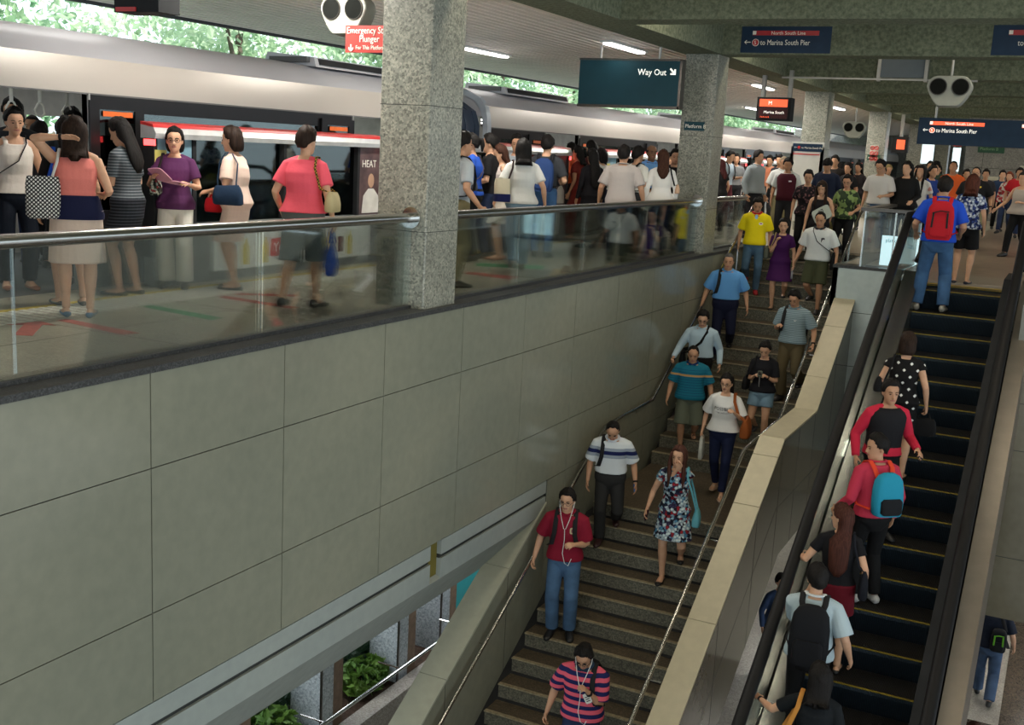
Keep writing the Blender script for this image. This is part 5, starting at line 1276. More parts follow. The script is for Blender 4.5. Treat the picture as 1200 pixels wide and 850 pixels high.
person('black haired passenger between the two men in the train door', (-10.1, 8.65, 0), 200, 1.55, F, 'fair', ('bob', BLK), ('tee', rgb(70, 66, 70), .45, .92), ('trousers', CHAR, 0), group=IN, face=False)
person('man with close cropped hair deep in the train by the hand straps', (-10.55, 9.0, 0), 30, 1.62, M_, 'tan', ('buzz', BLK), ('tee', rgb(120, 90, 60), .45, .92), ('trousers', CHAR, 0), group=IN)
person('passenger with dark hair deepest in the train door, turned away', (-10.5, 9.45, 0), 210, 1.66, M_, 'mid', ('short', BLK), ('tee', rgb(50, 54, 66), .45, .92), ('trousers', CHAR, 0), group=IN, face=False)
person('woman in black turned away just inside the train door', (-8.75, 7.95, 0), 250, 1.56, F, 'mid', ('long', BLK, .2), ('tee', rgb(30, 30, 34), .45, .92), ('trousers', BLACK, 0), group=IN, face=False)
# --- between the two columns
a = person('man in pale shirt with backpack, hand on rail, mostly behind the big column', (-6.12, 10.82, 0), 150, 1.68, M_, 'mid', ('short', BLK), ('tee', rgb(170, 178, 184), .45, .92), ('trousers', KHAKI, 0), Rr=(.16, .08, -.44), face=True, curl=.7)
backpack(a, 'beige backpack of the man behind the big column', rgb(170, 150, 126))
a = person('woman in blue top with tied black hair, side on to the train', (-7.32, 13.4, 0), 292, 1.70, F, 'mid', ('tail', BLK), ('blouse', rgb(36, 76, 168), .45, .90), ('trousers', BLACK, 0), L=(.02, .24, -.28))
shoulder_bag(a, 'grey sling bag of the woman in blue top', rgb(60, 64, 72), 1, 1.04, .14, .07, .04, .05, rgb(70, 60, 60), cross=True)
person('man in black tee standing behind the blue top woman', (-7.36, 14.0, 0), 285, 1.71, M_, 'fair', ('short', BLK), ('tee', BLACK, .45, .90), ('jeans', DJ, 0), L=(.02, .24, -.30))
person('brown haired woman holding one hand to her face', (-7.20, 14.05, 0), 300, 1.57, F, 'fair', ('long', BRN, .24), ('top', rgb(200, 190, 184), 0, .92), ('skirt', rgb(200, 190, 176), .55, .02), ('flat', rgb(150, 100, 70)), L=(-.16, .13, .14), curl=.3, hp=14)
person('man with black hair facing us over the brown haired woman', (-7.50, 15.0, 0), 24, 1.73, M_, 'mid', ('short', BLK), ('shirt', rgb(160, 168, 176), .45, .92), ('trousers', NAVY, 0))
a = person('woman in white tee and pale jeans walking behind the glass', (-6.33, 12.86, 0), 214, 1.67, F, 'fair', ('wavy', BLK, .14), ('tee', rgb(208, 208, 204), .42, .90, .015), ('jeans', LJ, 0, .01), ('shoe', rgb(90, 52, 40)), feet=((.085, -.26, .06, 5), (.085, .22, 0, 5)), L=(.16, .08, -.44), Rr=(.16, .05, -.46), face=False, w=1.06)
shoulder_bag(a, 'cream tote with navy base on the white tee woman', rgb(206, 196, 170), 1, 1.06, .12, .14, .10, -.10, rgb(48, 34, 34), out=-.06, name='tote_bag', flat=True, base=rgb(30, 36, 84))
a = person('man in dark tee with blue backpack seen from behind', (-6.92, 14.8, 0), 196, 1.74, M_, 'fair', ('short', BLK), ('tee', rgb(54, 56, 60), .45, .92), ('jeans', MJ, 0), face=False, Rr=(.04, .22, -.28))
backpack(a, 'blue backpack on the man in dark tee', rgb(40, 64, 112), one=None)
GD = 'people boarding at the far door'
person('woman in dark red sari boarding by the red lamp', (-7.98, 18.5, 0), 265, 1.63, F, 'tan', ('long', BLK, .2), ('dress', rgb(104, 34, 28), .3, .12, .01, .02), None, ('flat', rgb(50, 30, 26)), group=GD, face=False)
person('woman in black with very long black hair at the far train door', (-7.10, 17.0, 0), 232, 1.59, F, 'tan', ('long', BLK, .52), ('dress', rgb(24, 22, 26), 1, .15, .01, .03), None, group=GD, face=False)
person('tall dark haired person behind the long black hair', (-7.85, 18.75, 0), 245, 1.74, F, 'mid', ('wavy', BLK, .16), ('tee', rgb(70, 30, 34), .45, .92), ('trousers', BLACK, 0), group=GD, face=False)
person('man in orange shirt stepping into the far train door', (-8.42, 19.2, 0), 262, 1.68, M_, 'tan', ('short', BLK), ('shirt', rgb(190, 84, 40), .45, .92), ('trousers', CHAR, 0), group=GD, face=False)
person('person in white top half hidden beside the red lamp', (-7.42, 18.2, 0), 250, 1.60, F, 'fair', ('bob', BLK), ('tee', rgb(220, 220, 216), .45, .92), ('trousers', NAVY, 0), group=GD, face=False)
person('man in grey short sleeved shirt with his back to us', (-5.93, 15.3, 0), 196, 1.65, M_, 'mid', ('short', BLK), ('shirt', rgb(168, 160, 156), .48, .86, .02), ('trousers', rgb(34, 40, 52), 0), w=1.12, L='loose', Rr='loose', collar=rgb(168, 160, 156), face=False)
a = person('man in white shirt with black backpack strap, beyond the grey shirt man', (-6.34, 16.9, 0), 160, 1.66, M_, 'mid', ('short', BLK), ('shirt', rgb(214, 214, 208), .48, .92), ('trousers', rgb(40, 42, 46), 0), face=True, Rr=(.1, .12, -.44))
backpack(a, 'black and teal backpack of the man in white shirt', rgb(30, 90, 100), strap=BLACK)
hand_bag(a, 'teal plastic bag hanging low behind the glass', rgb(40, 170, 170), -1, .08, .10, .04, .10, name='carrier_bag', soft=True)
person('bald dark skinned man in light blue shirt', (-6.37, 17.65, 0), 40, 1.71, M_, 'dark', ('bald', BLK), ('shirt', rgb(108, 158, 214), .48, 1.0), ('trousers', rgb(28, 28, 34), 0), collar=rgb(108, 158, 214), belt=BLACK, w=1.05, hp=0)
a = person('woman in white blouse with long brown hair and tan purse', (-5.88, 16.9, 0), 205, 1.63, F, 'fair', ('long', BRN, .30), ('blouse', rgb(228, 226, 222), 1, .86, .02), ('jeans', DJ, 0), face=False)
shoulder_bag(a, 'tan quilted purse on the white blouse woman', rgb(206, 170, 142), -1, 1.10, .10, .075, .04, -.02, BLACK)
person('woman in dark top facing us beside the second column', (-6.28, 18.6, 0), 30, 1.66, F, 'fair', ('tail', BLK), ('tee', rgb(40, 40, 44), .45, .92), ('jeans', DJ, 0))
# --- coming down the stairs
a = person('man in yellow polo with red collar stepping onto the stairs', ST(-5.0, 19.55), 14, 1.68, M_, 'mid', ('short', BLK), ('polo', rgb(236, 216, 24), .48, .88, .02), ('jeans', den(76, 104, 128), 0), ('shoe', rgb(150, 28, 32)), feet=DOWN(.98), hp=26, collar=rgb(196, 30, 34), lean=2, Rr='down', L='down')
chest_patch(a, .045, .12, 1.245, 1.29, plain('badge white', (.8, .8, .78), .5), 'badge', 1); chest_patch(a, .06, .105, 1.258, 1.28, plain('badge red blue', (.4, .05, .12), .5), 'emblem', 1)
chest_patch(a, -.03, .022, 1.345, 1.42, plain('placket blue', (.25, .5, .75), .6), 'placket', .7)
a = person('woman in purple dress with grey shoulder bag on the stairs', ST(-4.44, 19.3), 10, 1.55, F, 'fair', ('bob', BLK), ('dress', rgb(64, 22, 78), .36, .56, .005, .07), None, ('flat', rgb(30, 26, 30)), feet=DOWN(.9, -1), Rr=(-.06, .16, -.06), hp=8, curl=.8)
shoulder_bag(a, 'grey green shoulder bag on the purple dress woman', rgb(84, 88, 78), -1, 1.08, .15, .11, .05, .02, rgb(150, 130, 90))
in_hand(a, 'folded_umbrella', 'small folded umbrella in the hand of the purple dress woman', 'umbrella', 1, (.03, .11, .018), rgb(120, 122, 130), (0, .08, 0))
a = person('man in white polo and olive shorts with a black sling strap', ST(-3.82, 19.0), 0, 1.72, M_, 'mid', ('thin', BLK), ('polo', rgb(218, 222, 222), .48, .90, .02), ('shorts', rgb(74, 78, 56), .50, .03), feet=DOWN(1.0), hp=20, w=1.06, collar=rgb(60, 64, 72), L='loose', Rr='loose')
shoulder_bag(a, 'black sling bag at the hip of the white polo man', BLACK, 1, .92, .12, .15, .045, .02, BLACK, cross=True, sw_=.018)
chest_patch(a, .06, .115, 1.225, 1.30, plain('emblem ink', (.05, .05, .06), .5), 'emblem', .35)
a = person('older man in sky blue polo with navy trousers by the tiled wall', ST(-4.97, 18.0), 12, 1.76, M_, 'mid', ('buzz', GREY), ('polo', rgb(96, 156, 216), .50, 1.0, .03), ('trousers', NAVY, 0), feet=DOWN(1.03, -1), collar=rgb(96, 156, 216), belt=BLACK, w=1.10, hp=8, L=(.15, .02, -.48), Rr=(.16, .08, -.46))
backpack(a, 'black backpack of the man in sky blue polo', BLACK, one=-1)
a = person('man in pale blue long sleeved shirt holding the left handrail', ST(-4.93, 16.4), 14, 1.74, M_, 'fair', ('short', BLK), ('shirt', rgb(176, 198, 212), 1, 1.0, .03), ('trousers', BLACK, 0), feet=DOWN(1.02), collar=rgb(176, 198, 212), glasses=True, hp=24, Rr=(.20, .20, -.38), L=(.12, .06, -.46), belt=BLACK, curl={'R': .9, 'L': .45})
shoulder_bag(a, 'black messenger bag strapped across the pale blue shirt', BLACK, -1, .92, .16, .12, .05, -.08, BLACK, cross=True, sw_=.028)
a = person('man in grey striped polo and khaki trousers holding the right handrail', ST(-3.68, 17.3), -6, 1.74, M_, 'mid', ('short', BLK), ('polo', cloth('stripe', rgb(104, 126, 136), rgb(150, 168, 174), .026, .4), .48, .90, .02), ('trousers', rgb(88, 78, 56), 0, .02), feet=DOWN(1.02, -1), hp=28, collar=rgb(104, 126, 136), L=(.17, .10, -.44), Rr=(-.02, .20, -.20), w=1.04, watch='L', curl={'R': .9, 'L': .8})
backpack(a, 'dark sling backpack of the grey striped polo man', BLACK, one=-1)
m = MB(); sp_ = a['sp']; m.loft([[sp_(.05+x, .146+k, 1.27+z) for x, z in ((0, .008), (.012, -.003), (.045, .014), (.014, -.012), (.0, -.006))] for k in (0, .006)]); m.build('tick_mark', M_WHITE, a['root'], local=True, smooth=False)
a = person('man in teal striped polo with buff chest band and grey shorts', ST(-4.84, 15.85), 16, 1.66, M_, 'mid', ('thin', BLK), ('polo', cloth('bands', rgb(28, 112, 136), (1.245, 1.275, rgb(190, 150, 96)), (1.225, 1.232, rgb(24, 60, 110)), (1.19, 1.196, rgb(24, 60, 110)), (1.15, 1.156, rgb(24, 60, 110)), (1.11, 1.116, rgb(24, 60, 110)), (1.07, 1.076, rgb(24, 60, 110)), (1.03, 1.036, rgb(24, 60, 110)), (.99, .996, rgb(24, 60, 110)), (.95, .956, rgb(24, 60, 110)), (1.30, 1.306, rgb(24, 60, 110)), (1.34, 1.346, rgb(24, 60, 110))), .5, .88, .03), ('shorts', rgb(96, 102, 88), .47, .04), ('sandal', rgb(40, 30, 26)), feet=DOWN(.98, -1), collar=rgb(24, 60, 110), w=1.08, hp=20, Rr='loose', L='loose')
a = person('woman in white slogan tee and dark jeans with glasses', ST(-3.98, 14.78), 8, 1.72, F, 'fair', ('long', BLK, .16), ('tee', rgb(222, 222, 220), .48, .92, .04), ('jeans', den(28, 36, 66), 0, -.006), ('sandal', rgb(196, 170, 150)), feet=((.07, .16, 0, 6), (.07, -.22, .03, 6)), glasses=True, hp=8, hy=-6, L=(.0, .20, -.14), Rr=(.12, .0, -.48), curl=.8)
ink = plain('print ink', (.03, .03, .04), .6)
chest_text(a, 'POSSIBLE', -.125, 1.235, .058, ink, xs=.95); chest_text(a, 'LIVE WITH IT', -.105, 1.185, .036, ink, xs=.9)
shoulder_bag(a, 'large tan leather bag on the white slogan tee woman', rgb(142, 76, 34), 1, 1.00, .19, .13, .07, .03, rgb(142, 76, 34), out=.02, sw_=.02)
hand_bag(a, 'pale carrier bag in the right hand of the slogan tee woman', rgb(196, 198, 190), -1, .11, .14, .03, .03, name='carrier_bag', flat=False) if False else hand_bag(a, 'pale carrier bag held by the slogan tee woman', rgb(196, 198, 190), -1, .11, .15, .03, .02, name='carrier_bag')
a = person('young woman in black tee and denim shorts looking at her camera', ST(-3.84, 16.15), 4, 1.63, F, 'fair', ('bun', BLK), ('tee', rgb(22, 22, 28), .44, .90, .015), ('shorts', LJ, .66, .02), ('shoe', rgb(60, 60, 64)), feet=DOWN(.96), hp=30, L=(-.07, .22, -.18), Rr=(-.07, .22, -.18), watch='L', curl=.9)
o, mk, fr = in_hand(a, 'camera', 'small grey camera in the hands of the black tee woman', 'camera', -1, (.05, .035, .016), rgb(80, 84, 74), (.03, .05, .0), (0, 1, .5))
m = MB(); c, d, n, t = fr; m.tube([c+n*.016, c+n*.045], .022, 14); mk(m, 'lens', M_BLACK)
m = MB(); m.tube([c+t*.05, c+t*.06-V((0, 0, .08)), c-t*.0+V((0, .0, -.2)), c-t*.06-V((0, 0, .08)), c-t*.05], .004, 5); mk(m, 'neck_strap', M_ALU)
shoulder_bag(a, 'black shoulder bag of the black tee woman', BLACK, -1, 1.02, .15, .11, .05, -.03, BLACK)
a = person('man in white polo with navy chest stripe looking down', ST(-4.92, 13.05), 18, 1.70, M_, 'mid', ('thin', BLK), ('polo', cloth('bands', rgb(214, 220, 224), (1.235, 1.285, rgb(26, 34, 80)), (1.285, 1.325, rgb(150, 160, 172)), (1.19, 1.235, rgb(150, 160, 172))), .5, 1.0, .03), ('trousers', rgb(46, 46, 46), 0, .01), ('shoe', rgb(52, 24, 26)), feet=DOWN(1.0, -1), collar=rgb(206, 212, 222), belt=BLACK, hp=40, lean=10, L=(.14, .06, -.48), watch='L', w=1.06)
in_hand(a, 'phone', 'blue phone in the hand of the navy striped polo man', 'phone', 1, (.033, .06, .005), rgb(70, 110, 170))
backpack(a, 'navy sling backpack of the navy striped polo man', rgb(22, 26, 50), one=-1)
a = person('woman in floral dress covering her mouth with one hand', ST(-3.93, 12.72), 12, 1.74, F, 'fair', ('long', rgb(74, 46, 38), .22, .16), ('dress', cloth('floral', 30.0, rgb(30, 34, 52), rgb(206, 220, 220), rgb(84, 140, 170), rgb(206, 220, 220), rgb(160, 40, 50), rgb(196, 214, 216), rgb(60, 54, 84), rgb(150, 186, 200), rgb(28, 32, 46)), .22, .58, .0, .06), None, ('flat', rgb(20, 20, 22)), feet=DOWN(1.02, -1), L=(-.15, .13, .10), Rr=(.16, .08, -.46), hp=4, hy=-14, hr=4, watch=None, curl={'L': .5, 'R': .6})
shoulder_bag(a, 'turquoise shoulder bag on the floral dress woman', rgb(96, 164, 178), 1, .84, .12, .10, .05, -.02, rgb(96, 164, 178))
in_hand(a, 'phone', 'dark phone in the lowered hand of the floral dress woman', 'phone', -1, (.034, .065, .005), rgb(60, 20, 34))
a = person('man in maroon polo and blue jeans with white earphones', ST(-4.93, 11.66), 16, 1.84, M_, 'fair', ('short', BLK), ('polo', rgb(134, 26, 48), .48, .90, .02), ('jeans', den(72, 100, 132), 0, .015), ('shoe', rgb(24, 24, 26)), feet=((.10, .02, 0, 12), (.09, .04, 0, 10)), collar=rgb(134, 26, 48), glasses=True, hp=10, hy=-8, L=(-.06, .20, -.22), Rr=(.15, .04, -.48), curl=.8)
chest_patch(a, .055, .115, 1.24, 1.31, plain('badge gold', (.55, .50, .28), .5), 'badge', .5); chest_patch(a, .07, .10, 1.255, 1.295, plain('badge maroon', (.30, .08, .10), .5), 'emblem', .6)
earphones(a, M_WHITE); backpack(a, 'black backpack on the maroon polo man', BLACK)
a = person('man in pink and navy striped polo at the foot of the frame', ST(-3.93, 9.95), 10, 1.78, M_, 'mid', ('short', BLK), ('polo', cloth('stripe', rgb(218, 92, 110), rgb(30, 34, 82), .086, .5), .50, .88, .02), ('jeans', DJ, 0), feet=DOWN(1.04), collar=rgb(40, 60, 84), glasses=True, hp=34, lean=6, L=(-.10, .20, -.10), Rr=(.16, .02, -.48), watch='L', curl=.85, w=1.06)
earphones(a, M_WHITE)
o, mk, fr = in_hand(a, 'name_badge', 'white card badge hanging on the striped polo man', 'badge', 1, (.035, .05, .003), rgb(206, 206, 200), (-.02, -.12, .02), (0, 1, .15)); c, d, n, t = fr
m = MB()
for q in range(3): m.tube([c+n*.004-t*.02+d*(-.025+.02*q), c+n*.004+t*.02+d*(-.025+.02*q)], .004, 4)
mk(m, 'print', M_BLACK)
backpack(a, 'black sling backpack of the pink striped polo man', BLACK, one=1)
a = person('woman with sunglasses on her hair carrying a newspaper', ST(-4.05, 20.2), 2, 1.64, F, 'fair', ('long', DKBR, .24, .24), ('top', rgb(24, 22, 26), 0, .88), ('trousers', BLACK, 0), feet=DOWN(.96), hp=20, L=(-.02, .20, -.22), curl={'L': .9, 'R': .4})
hd_ = a['hd']; m = MB()
for sd in (1, -1): m.ell(hd_(sd*.042, .085, .86), (.034, .012, .020), 10, 6)
m.build('sunglasses', M_BLACK, a['root'], local=True)
o, mk, fr = in_hand(a, 'newspaper', 'folded newspaper under the arm of the woman with sunglasses', 'newspaper', 1, (.13, .17, .008), rgb(176, 186, 180), (0, .02, .02), (-.25, 1, .25), 25); c, d, n, t = fr
m = MB(); m.loft([[c+t*x+d*y+n*k for x, y in rrect(.09, .05, 12, .2)] for k in (.008, .010)]); mk(m, 'print', cloth('print', rgb(150, 158, 154), rgb(60, 66, 70), 40.0, .5), sm=False)
person('woman in dark floral blouse at the top of the stairs', ST(-4.38, 20.5), 8, 1.62, F, 'mid', ('short', BLK), ('blouse', cloth('floral', 30.0, rgb(24, 20, 24), rgb(38, 30, 34), rgb(120, 84, 84), rgb(30, 26, 30)), .42, .88, .015), ('trousers', BLACK, 0), feet=DOWN(.95, -1), hp=16)
a = person('woman in green leafy print top behind the newspaper', ST(-3.68, 20.5), -4, 1.58, F, 'mid', ('short', BLK), ('blouse', cloth('print', rgb(48, 62, 44), rgb(126, 148, 90), 9.0, .5), .42, .88, .015), ('trousers', BLACK, 0), feet=DOWN(.93), hp=20, glasses=True, L=(.04, .2, -.34))
hand_bag(a, 'olive handbag hanging from the green print top woman', rgb(120, 112, 62), -1, .12, .13, .05, .10)
# --- the crowd behind the stair head
G2 = 'crowd beyond the stair head'
person('man in grey shirt in profile above the short glass guard', (-5.86, 22.4, 0), 68, 1.74, M_, 'mid', ('short', BLK), ('shirt', rgb(140, 148, 152), 1, .90, .03), ('trousers', CHAR, 0), collar=rgb(140, 148, 152), w=1.10, hp=6, group=G2)
a = person('old man with shaved head in white shirt', (-5.50, 23.2, 0), 20, 1.66, M_, 'mid', ('buzz', (.30, .24, .16)), ('shirt', rgb(216, 218, 216), .5, .90, .02), ('trousers', KHAKI, 0), collar=rgb(216, 218, 216), hp=18, group=G2)
shoulder_bag(a, 'black strap bag across the shaved head old man', BLACK, -1, .95, .13, .10, .04, 0, BLACK, cross=True, sw_=.026)
a = person('young man in maroon vest over a white tee', (-5.04, 21.7, 0), 6, 1.62, M_, 'tan', ('short', BLK), ('tee', rgb(200, 204, 204), .48, .92), ('trousers', CHAR, 0), hp=18, group=G2)
m = MB(); rg = [a['ring'](z, a['tat'](z)[0]*(1 if z < 1.36 else .92)+.030, a['tat'](z)[1]+.030, 24) for z in (.88, 1.0, 1.12, 1.24, 1.33, 1.385, 1.42)]; m.loft(rg); m.build('vest', cloth('plain', rgb(72, 24, 36)), a['root'], local=True, angle=0)
chest_patch(a, .05, .11, 1.265, 1.29, plain('badge white', (.8, .8, .78), .5), 'badge', .4)
for q in a['root'].children:
    if q.name.startswith('badge'): q.location = a['root'].matrix_world.to_3x3().inverted() @ V((0, 0, 0))+P(0, .016, 0)
person('man with fringe in open navy jacket behind the newspaper woman', (-4.42, 22.3, 0), 4, 1.66, M_, 'mid', ('fringe', BLK), ('jacket', rgb(30, 38, 60), 1, .88, .03), ('trousers', CHAR, 0), hp=30, group=G2)
a = person('man in white tee leaning on the glass guard', (-3.30, 21.55, 0), -8, 1.68, M_, 'mid', ('short', BLK), ('tee', rgb(206, 204, 202), .48, .90, .03), ('jeans', MJ, 0), glasses=True, hp=18, hy=-8, L=(-.02, .24, -.30), group=G2)
person('woman in black blouse with shoulder length dark hair', (-2.85, 21.6, 0), -6, 1.67, F, 'fair', ('wavy', BLK, .17), ('blouse', rgb(24, 24, 26), 1, .88, .03), ('trousers', BLACK, 0), hp=6, hy=-10, w=1.08, L=(.02, .2, -.36), group=G2)
person('woman in pale print top with a long black ponytail over her shoulder', (-2.75, 22.8, 0), -14, 1.61, F, 'fair', ('long', BLK, .26, .24), ('tee', cloth('print', rgb(206, 204, 200), rgb(190, 130, 120), 8.0, .58), .42, .90), ('jeans', LJ, 0), hp=0, group=G2)
person('woman in blue dress behind the pale print top', (-2.72, 24.0, 0), 40, 1.63, F, 'mid', ('long', BLK, .22), ('dress', rgb(34, 58, 128), .4, .6, .01, .05), None, group=G2)
person('young man with swept black hair looking down', (-2.88, 26.4, 0), -10, 1.74, M_, 'fair', ('short', BLK), ('tee', rgb(52, 70, 60), .45, .92), ('jeans', DJ, 0), hp=24, group=G2)
person('man in orange shirt with receding hair', (-2.50, 26.0, 0), -4, 1.75, M_, 'tan', ('thin', BLK), ('shirt', rgb(214, 96, 44), .45, .92), ('trousers', CHAR, 0), hp=4, group=G2)
G3 = 'distant crowd along the platform'
a = person('man in pale blue tee looking down near the far platform edge', (-7.45, 25.9, 0), 70, 1.74, M_, 'fair', ('short', BLK), ('tee', rgb(170, 186, 200), .45, .92), ('trousers', rgb(90, 40, 48), 0), L=(.0, .24, -.24), group=G3, hp=18)
backpack(a, 'olive backpack of the pale blue tee man', rgb(92, 88, 56))
person('woman with dark red hair beside the second column', (-7.0, 24.0, 0), 240, 1.52, F, 'fair', ('long', (.05, .012, .012), .3), ('tee', BLACK, .3, .92), ('trousers', BLACK, 0), group=G3)
for x, y, h, f, hr_, tc, lb in ((-7.6, 27.2, 1.68, F, BLK, rgb(120, 122, 126), 'dark haired person behind the pale blue tee man'), (-7.0, 28.2, 1.68, M_, BLK, rgb(190, 120, 90), 'person in salmon shirt left of the grey shirt man'), (-6.45, 27.0, 1.70, M_, BLK, rgb(40, 42, 50), 'man in dark shirt between grey shirt man and shaved head man'),
        (-6.2, 29, 1.66, F, BLK, rgb(60, 60, 66), 'woman in dark top behind the shaved head old man'), (-5.1, 26.6, 1.75, M_, BLK, rgb(44, 40, 40), 'tall dark haired man behind the fringe man'), (-5.12, 28.3, 1.60, F, BRN, rgb(150, 70, 44), 'woman in rust top right of the notice board'),
        (-4.75, 26.4, 1.60, F, BLK, rgb(30, 30, 34), 'woman with big dark hair behind the green print top'), (-4.9, 28.6, 1.62, F, BLK, rgb(50, 46, 50), 'dark haired woman farther behind the big haired one'), (-4.45, 30, 1.60, M_, (.30, .22, .10), rgb(60, 60, 64), 'blond person in the distant crowd'),
        (-4.2, 27.5, 1.56, F, BLK, rgb(150, 40, 64), 'woman in raspberry top left of the white tee man'), (-3.85, 31, 1.62, M_, BLK, rgb(180, 180, 176), 'man in pale tee far behind the white tee man'), (-3.55, 33, 1.68, F, BLK, rgb(40, 40, 44), 'distant woman in black by the bright opening'),
        (-3.9, 34, 1.78, M_, BLK, rgb(50, 54, 60), 'tall distant man left of the lit advert panel'), (-3.2, 29, 1.62, F, BLK, rgb(90, 84, 80), 'woman in brown top behind the black blouse woman'), (-2.55, 29.6, 1.60, F, BLK, rgb(70, 64, 60), 'small distant woman right of the orange shirt man'), (-2.2, 31, 1.62, M_, BLK, rgb(50, 50, 56), 'distant man left of the black slogan tee man'),
        (-6.9, 31, 1.70, M_, BLK, rgb(90, 94, 110), 'far man in slate shirt near the platform edge'), (-6.3, 33.5, 1.62, F, BLK, rgb(130, 60, 60), 'far woman in brick top near the platform edge'), (-7.1, 21.6, 1.66, M_, BLK, rgb(60, 62, 74), 'man in slate shirt seen past the second column'), (-7.75, 22.6, 1.60, F, BLK, rgb(120, 50, 60), 'woman in wine top seen past the second column')):
    person(lb, (x, y, 0), (int(x*97) % 5)*12-20 if lb[0] != 'f' else 230, h, f, 'mid', ('short' if not f else ('bob' if int(y*10) % 2 else 'long'), hr_, .2), ('tee', tc, .45, .92), ('trousers', CHAR, 0), group=G3, hp=8)
# --- right side of the concourse
a = person('heavy man in black slogan tee and khaki shorts walking towards the escalator', (-1.93, 24.7, 0), -6, 1.66, M_, 'mid', ('thin', BLK), ('tee', rgb(26, 26, 28), .5, .86, .04), ('shorts', rgb(150, 142, 108), .48, .05), ('shoe', rgb(120, 26, 28)), feet=WALK2, w=1.22, glasses=True, hp=2, L=(.16, .06, -.46), watch='L')
yl = plain('print yellow', (.75, .52, .03), .6); wh = plain('print white', (.75, .75, .7), .6)
chest_text(a, 'SPEAK', -.135, 1.255, .062, wh); chest_patch(a, -.15, .09, 1.24, 1.33, yl, 'print_panel', .3); chest_patch(a, -.10, .06, 1.14, 1.215, yl, 'print_panel', .3); chest_patch(a, .10, .155, 1.31, 1.345, yl, 'print_mark', .6)
person('man in dark blue vest walking far right before the back wall', (-1.98, 33.8, 0), 10, 1.64, M_, 'fair', ('short', BLK), ('tee', rgb(36, 54, 84), .35, .90), ('trousers', BLACK, 0), feet=WALK)
person('red haired woman in patterned shirt far right', (-1.72, 32.6, 0), -10, 1.61, F, 'fair', ('wavy', (.16, .04, .02), .12), ('shirt', cloth('print', rgb(190, 180, 174), rgb(150, 40, 50), 12.0, .5), 1, .88, .02), ('jeans', DJ, 0), feet=WALK2)
person('man in red tee at the right frame edge', (-1.42, 31, 0), 0, 1.72, M_, 'mid', ('short', BLK), ('tee', rgb(196, 40, 52), .45, .92), ('jeans', DJ, 0), feet=WALK)
a = person('woman in grey sleeveless top striding at the right frame edge', (-.98, 23.6, 0), -28, 1.60, F, 'fair', ('short', BLK), ('blouse', rgb(178, 168, 160), 0, .88, .05), ('trousers', BLACK, 0), feet=WALK2, w=1.08, Rr=(.26, .16, -.40), L=(-.04, .2, -.24))
# --- riding the escalator
a = person('man in royal blue polo with red backpack near the escalator top', ES(-1.60, 15.6), 184, 1.76, M_, 'mid', ('short', BLK), ('polo', rgb(30, 74, 190), .48, .90, .02), ('jeans', den(62, 94, 132), 0, .015), ('shoe', rgb(150, 146, 136)), L=(.10, .16, -.38), Rr=(.06, .20, -.36), feet=((.17, .0, 0, 8), (.15, .0, 0, 8)), collar=rgb(30, 74, 190), face=False, w=1.05)
backpack(a, 'red backpack with black buckles on the blue polo man', rgb(170, 26, 38), strap=rgb(170, 26, 38), trim=(.015, .015, .017), w=.165, h=.235)
a = person('woman in blue and white floral top with short auburn hair', (-1.36, 16.95, 0), 176, 1.50, F, 'fair', ('wavy', (.07, .022, .014), .11), ('blouse', cloth('floral', 26.0, rgb(30, 40, 84), rgb(190, 200, 214), rgb(50, 70, 130), rgb(210, 214, 222)), .38, .88, .02), ('shorts', BLACK, .56, .03), ('flat', rgb(40, 40, 60)), face=False)
a = person('woman in black dress with white polka dots on the escalator', ES(-1.50, 12.9), 184, 1.66, F, 'fair', ('bob', DKBR), ('dress', cloth('dots', rgb(18, 18, 20), rgb(224, 224, 220), .145, .13), .15, .55, .01, .02), None, ('flat', rgb(24, 24, 24)), Rr=(.12, .02, -.48), L=(.08, .16, -.34), face=False, curl=.8)
shoulder_bag(a, 'black shoulder bag of the polka dot dress woman', BLACK, 1, 1.10, .15, .09, .05, .0, BLACK)
hand_bag(a, 'black handbag hanging from the right hand of the polka dot woman', BLACK, -1, .15, .10, .05, .08, along=True)
a = person('man in black gilet over a red sweater glancing back', ES(-1.54, 12.0), 34, 1.72, M_, 'mid', ('short', BLK), ('tee', rgb(196, 40, 66), 1, .92, .02), ('trousers', BLACK, 0), hy=-8, hp=4, L=(.10, .20, -.34), Rr=(.14, .06, -.46), lean=3)
m = MB(); rg = [a['ring'](z, a['tat'](z)[0]*(1 if z < 1.36 else .92)+.032, a['tat'](z)[1]+.032, 24) for z in (.90, 1.0, 1.12, 1.24, 1.33, 1.385, 1.43)]; m.loft(rg); m.build('gilet', cloth('plain', rgb(26, 26, 30)), a['root'], local=True, angle=0)
in_hand(a, 'phone', 'phone in the hand of the man in black gilet', 'phone', 1, (.034, .065, .006), rgb(40, 40, 44))
a = person('boy in red shirt with turquoise backpack looking sideways', ES(-1.45, 11.2), 222, 1.75, M_, 'mid', ('short', BLK), ('shirt', rgb(186, 52, 76), 1, .92, .02), ('trousers', BLACK, 0), ('shoe', rgb(196, 196, 196)), hy=82, hp=6, L=(.12, .14, -.42), Rr='down', collar=rgb(186, 52, 76))
backpack(a, 'turquoise and black backpack with orange straps on the boy in red', rgb(36, 140, 170), strap=rgb(220, 70, 44), pocket=rgb(24, 26, 30), w=.155, h=.21)
a = person('woman with very long auburn hair, black top and dark red skirt', ES(-1.62, 10.6), 190, 1.66, F, 'fair', ('long', (.055, .018, .012), .52), ('tee', rgb(20, 20, 24), .3, .94), ('skirt', rgb(96, 16, 30), .60, .02), ('flat', rgb(24, 24, 24)), hy=58, L=(.2, .2, -.26), Rr=(.12, .0, -.46), face=True)
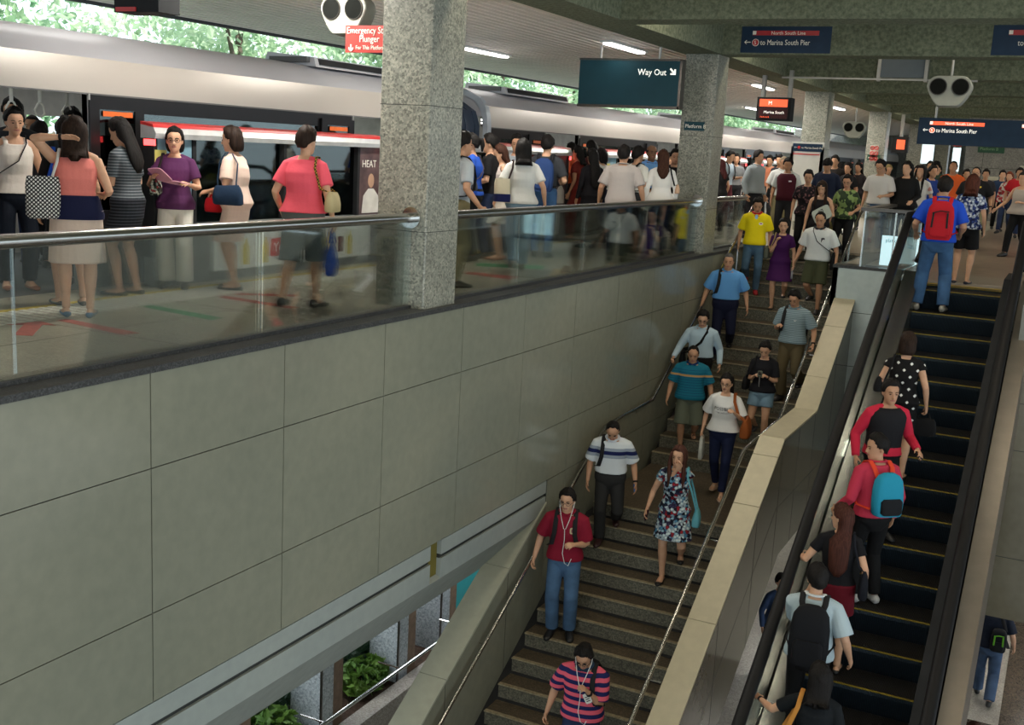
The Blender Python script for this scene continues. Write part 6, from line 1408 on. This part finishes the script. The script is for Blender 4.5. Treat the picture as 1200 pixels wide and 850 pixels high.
shoulder_bag(a, 'black buckled shoulder bag of the long auburn haired woman', rgb(24, 26, 34), -1, .98, .12, .14, .045, -.06, rgb(24, 26, 34))
a = person('man in pale grey shirt with black backpack on the escalator', ES(-1.66, 9.85), 186, 1.76, M_, 'fair', ('short', BLK), ('shirt', rgb(172, 190, 198), .5, .90, .03), ('trousers', BLACK, 0), Rr=(.16, .06, -.46), L=(-.10, .24, .02), collar=rgb(214, 220, 224), face=False, hy=14)
backpack(a, 'large black backpack on the pale grey shirt man', rgb(20, 21, 25), w=.17, h=.25, d=.09)
a = person('woman in black at the frame bottom with one hand on the handrail', ES(-1.42, 9.1), 184, 1.66, F, 'fair', ('wavy', BLK, .18), ('tee', rgb(20, 24, 28), .4, .92), ('trousers', BLACK, 0), L=(.36, .26, -.20), palmL=(-.1, .1, -1), hy=20, watch='L', curl=.12, face=True)
shoulder_bag(a, 'black bag on a tan strap, woman at the frame bottom', BLACK, 1, .96, .13, .11, .045, -.03, rgb(190, 130, 60), sw_=.02)
person('rider below the frame whose hand rests on the black handrail', ES(-1.50, 8.1), 182, 1.60, F, 'fair', ('short', BLK), ('tee', rgb(60, 60, 70), .45, .92), ('trousers', BLACK, 0), L=(.32, .40, -.05), palmL=(-.1, .1, -1), curl=.2, face=False)
# --- concourse below
a = person('person in denim jacket walking below between stairs and escalator', (-3.25, 16.0, ZF), 40, 1.65, F, 'fair', ('short', BLK), ('jacket', den(54, 70, 100), 1, .92, .02), ('trousers', BLACK, 0), feet=WALK)
a = person('man in navy tee and jeans walking away on the floor below', (-.32, 16.9, ZF), 182, 1.70, M_, 'fair', ('short', BLK), ('tee', rgb(24, 30, 44), .48, .90, .02), ('jeans', den(66, 84, 110), 0, .02), feet=WALK, face=False, Rr='loose', L='loose', watch='L')
backpack(a, 'black sling bag with green piping on the man below', rgb(22, 24, 26), z=1.08, w=.11, h=.16, d=.06, side=-.10, trim=rgb(90, 150, 40), one=-1)
person('dark haired person at the bottom right corner below the escalator', (-.27, 12.6, ZF), 190, 1.62, M_, 'tan', ('short', (.05, .02, .014)), ('tee', rgb(80, 50, 44), .45, .92), ('trousers', CHAR, 0), face=False)
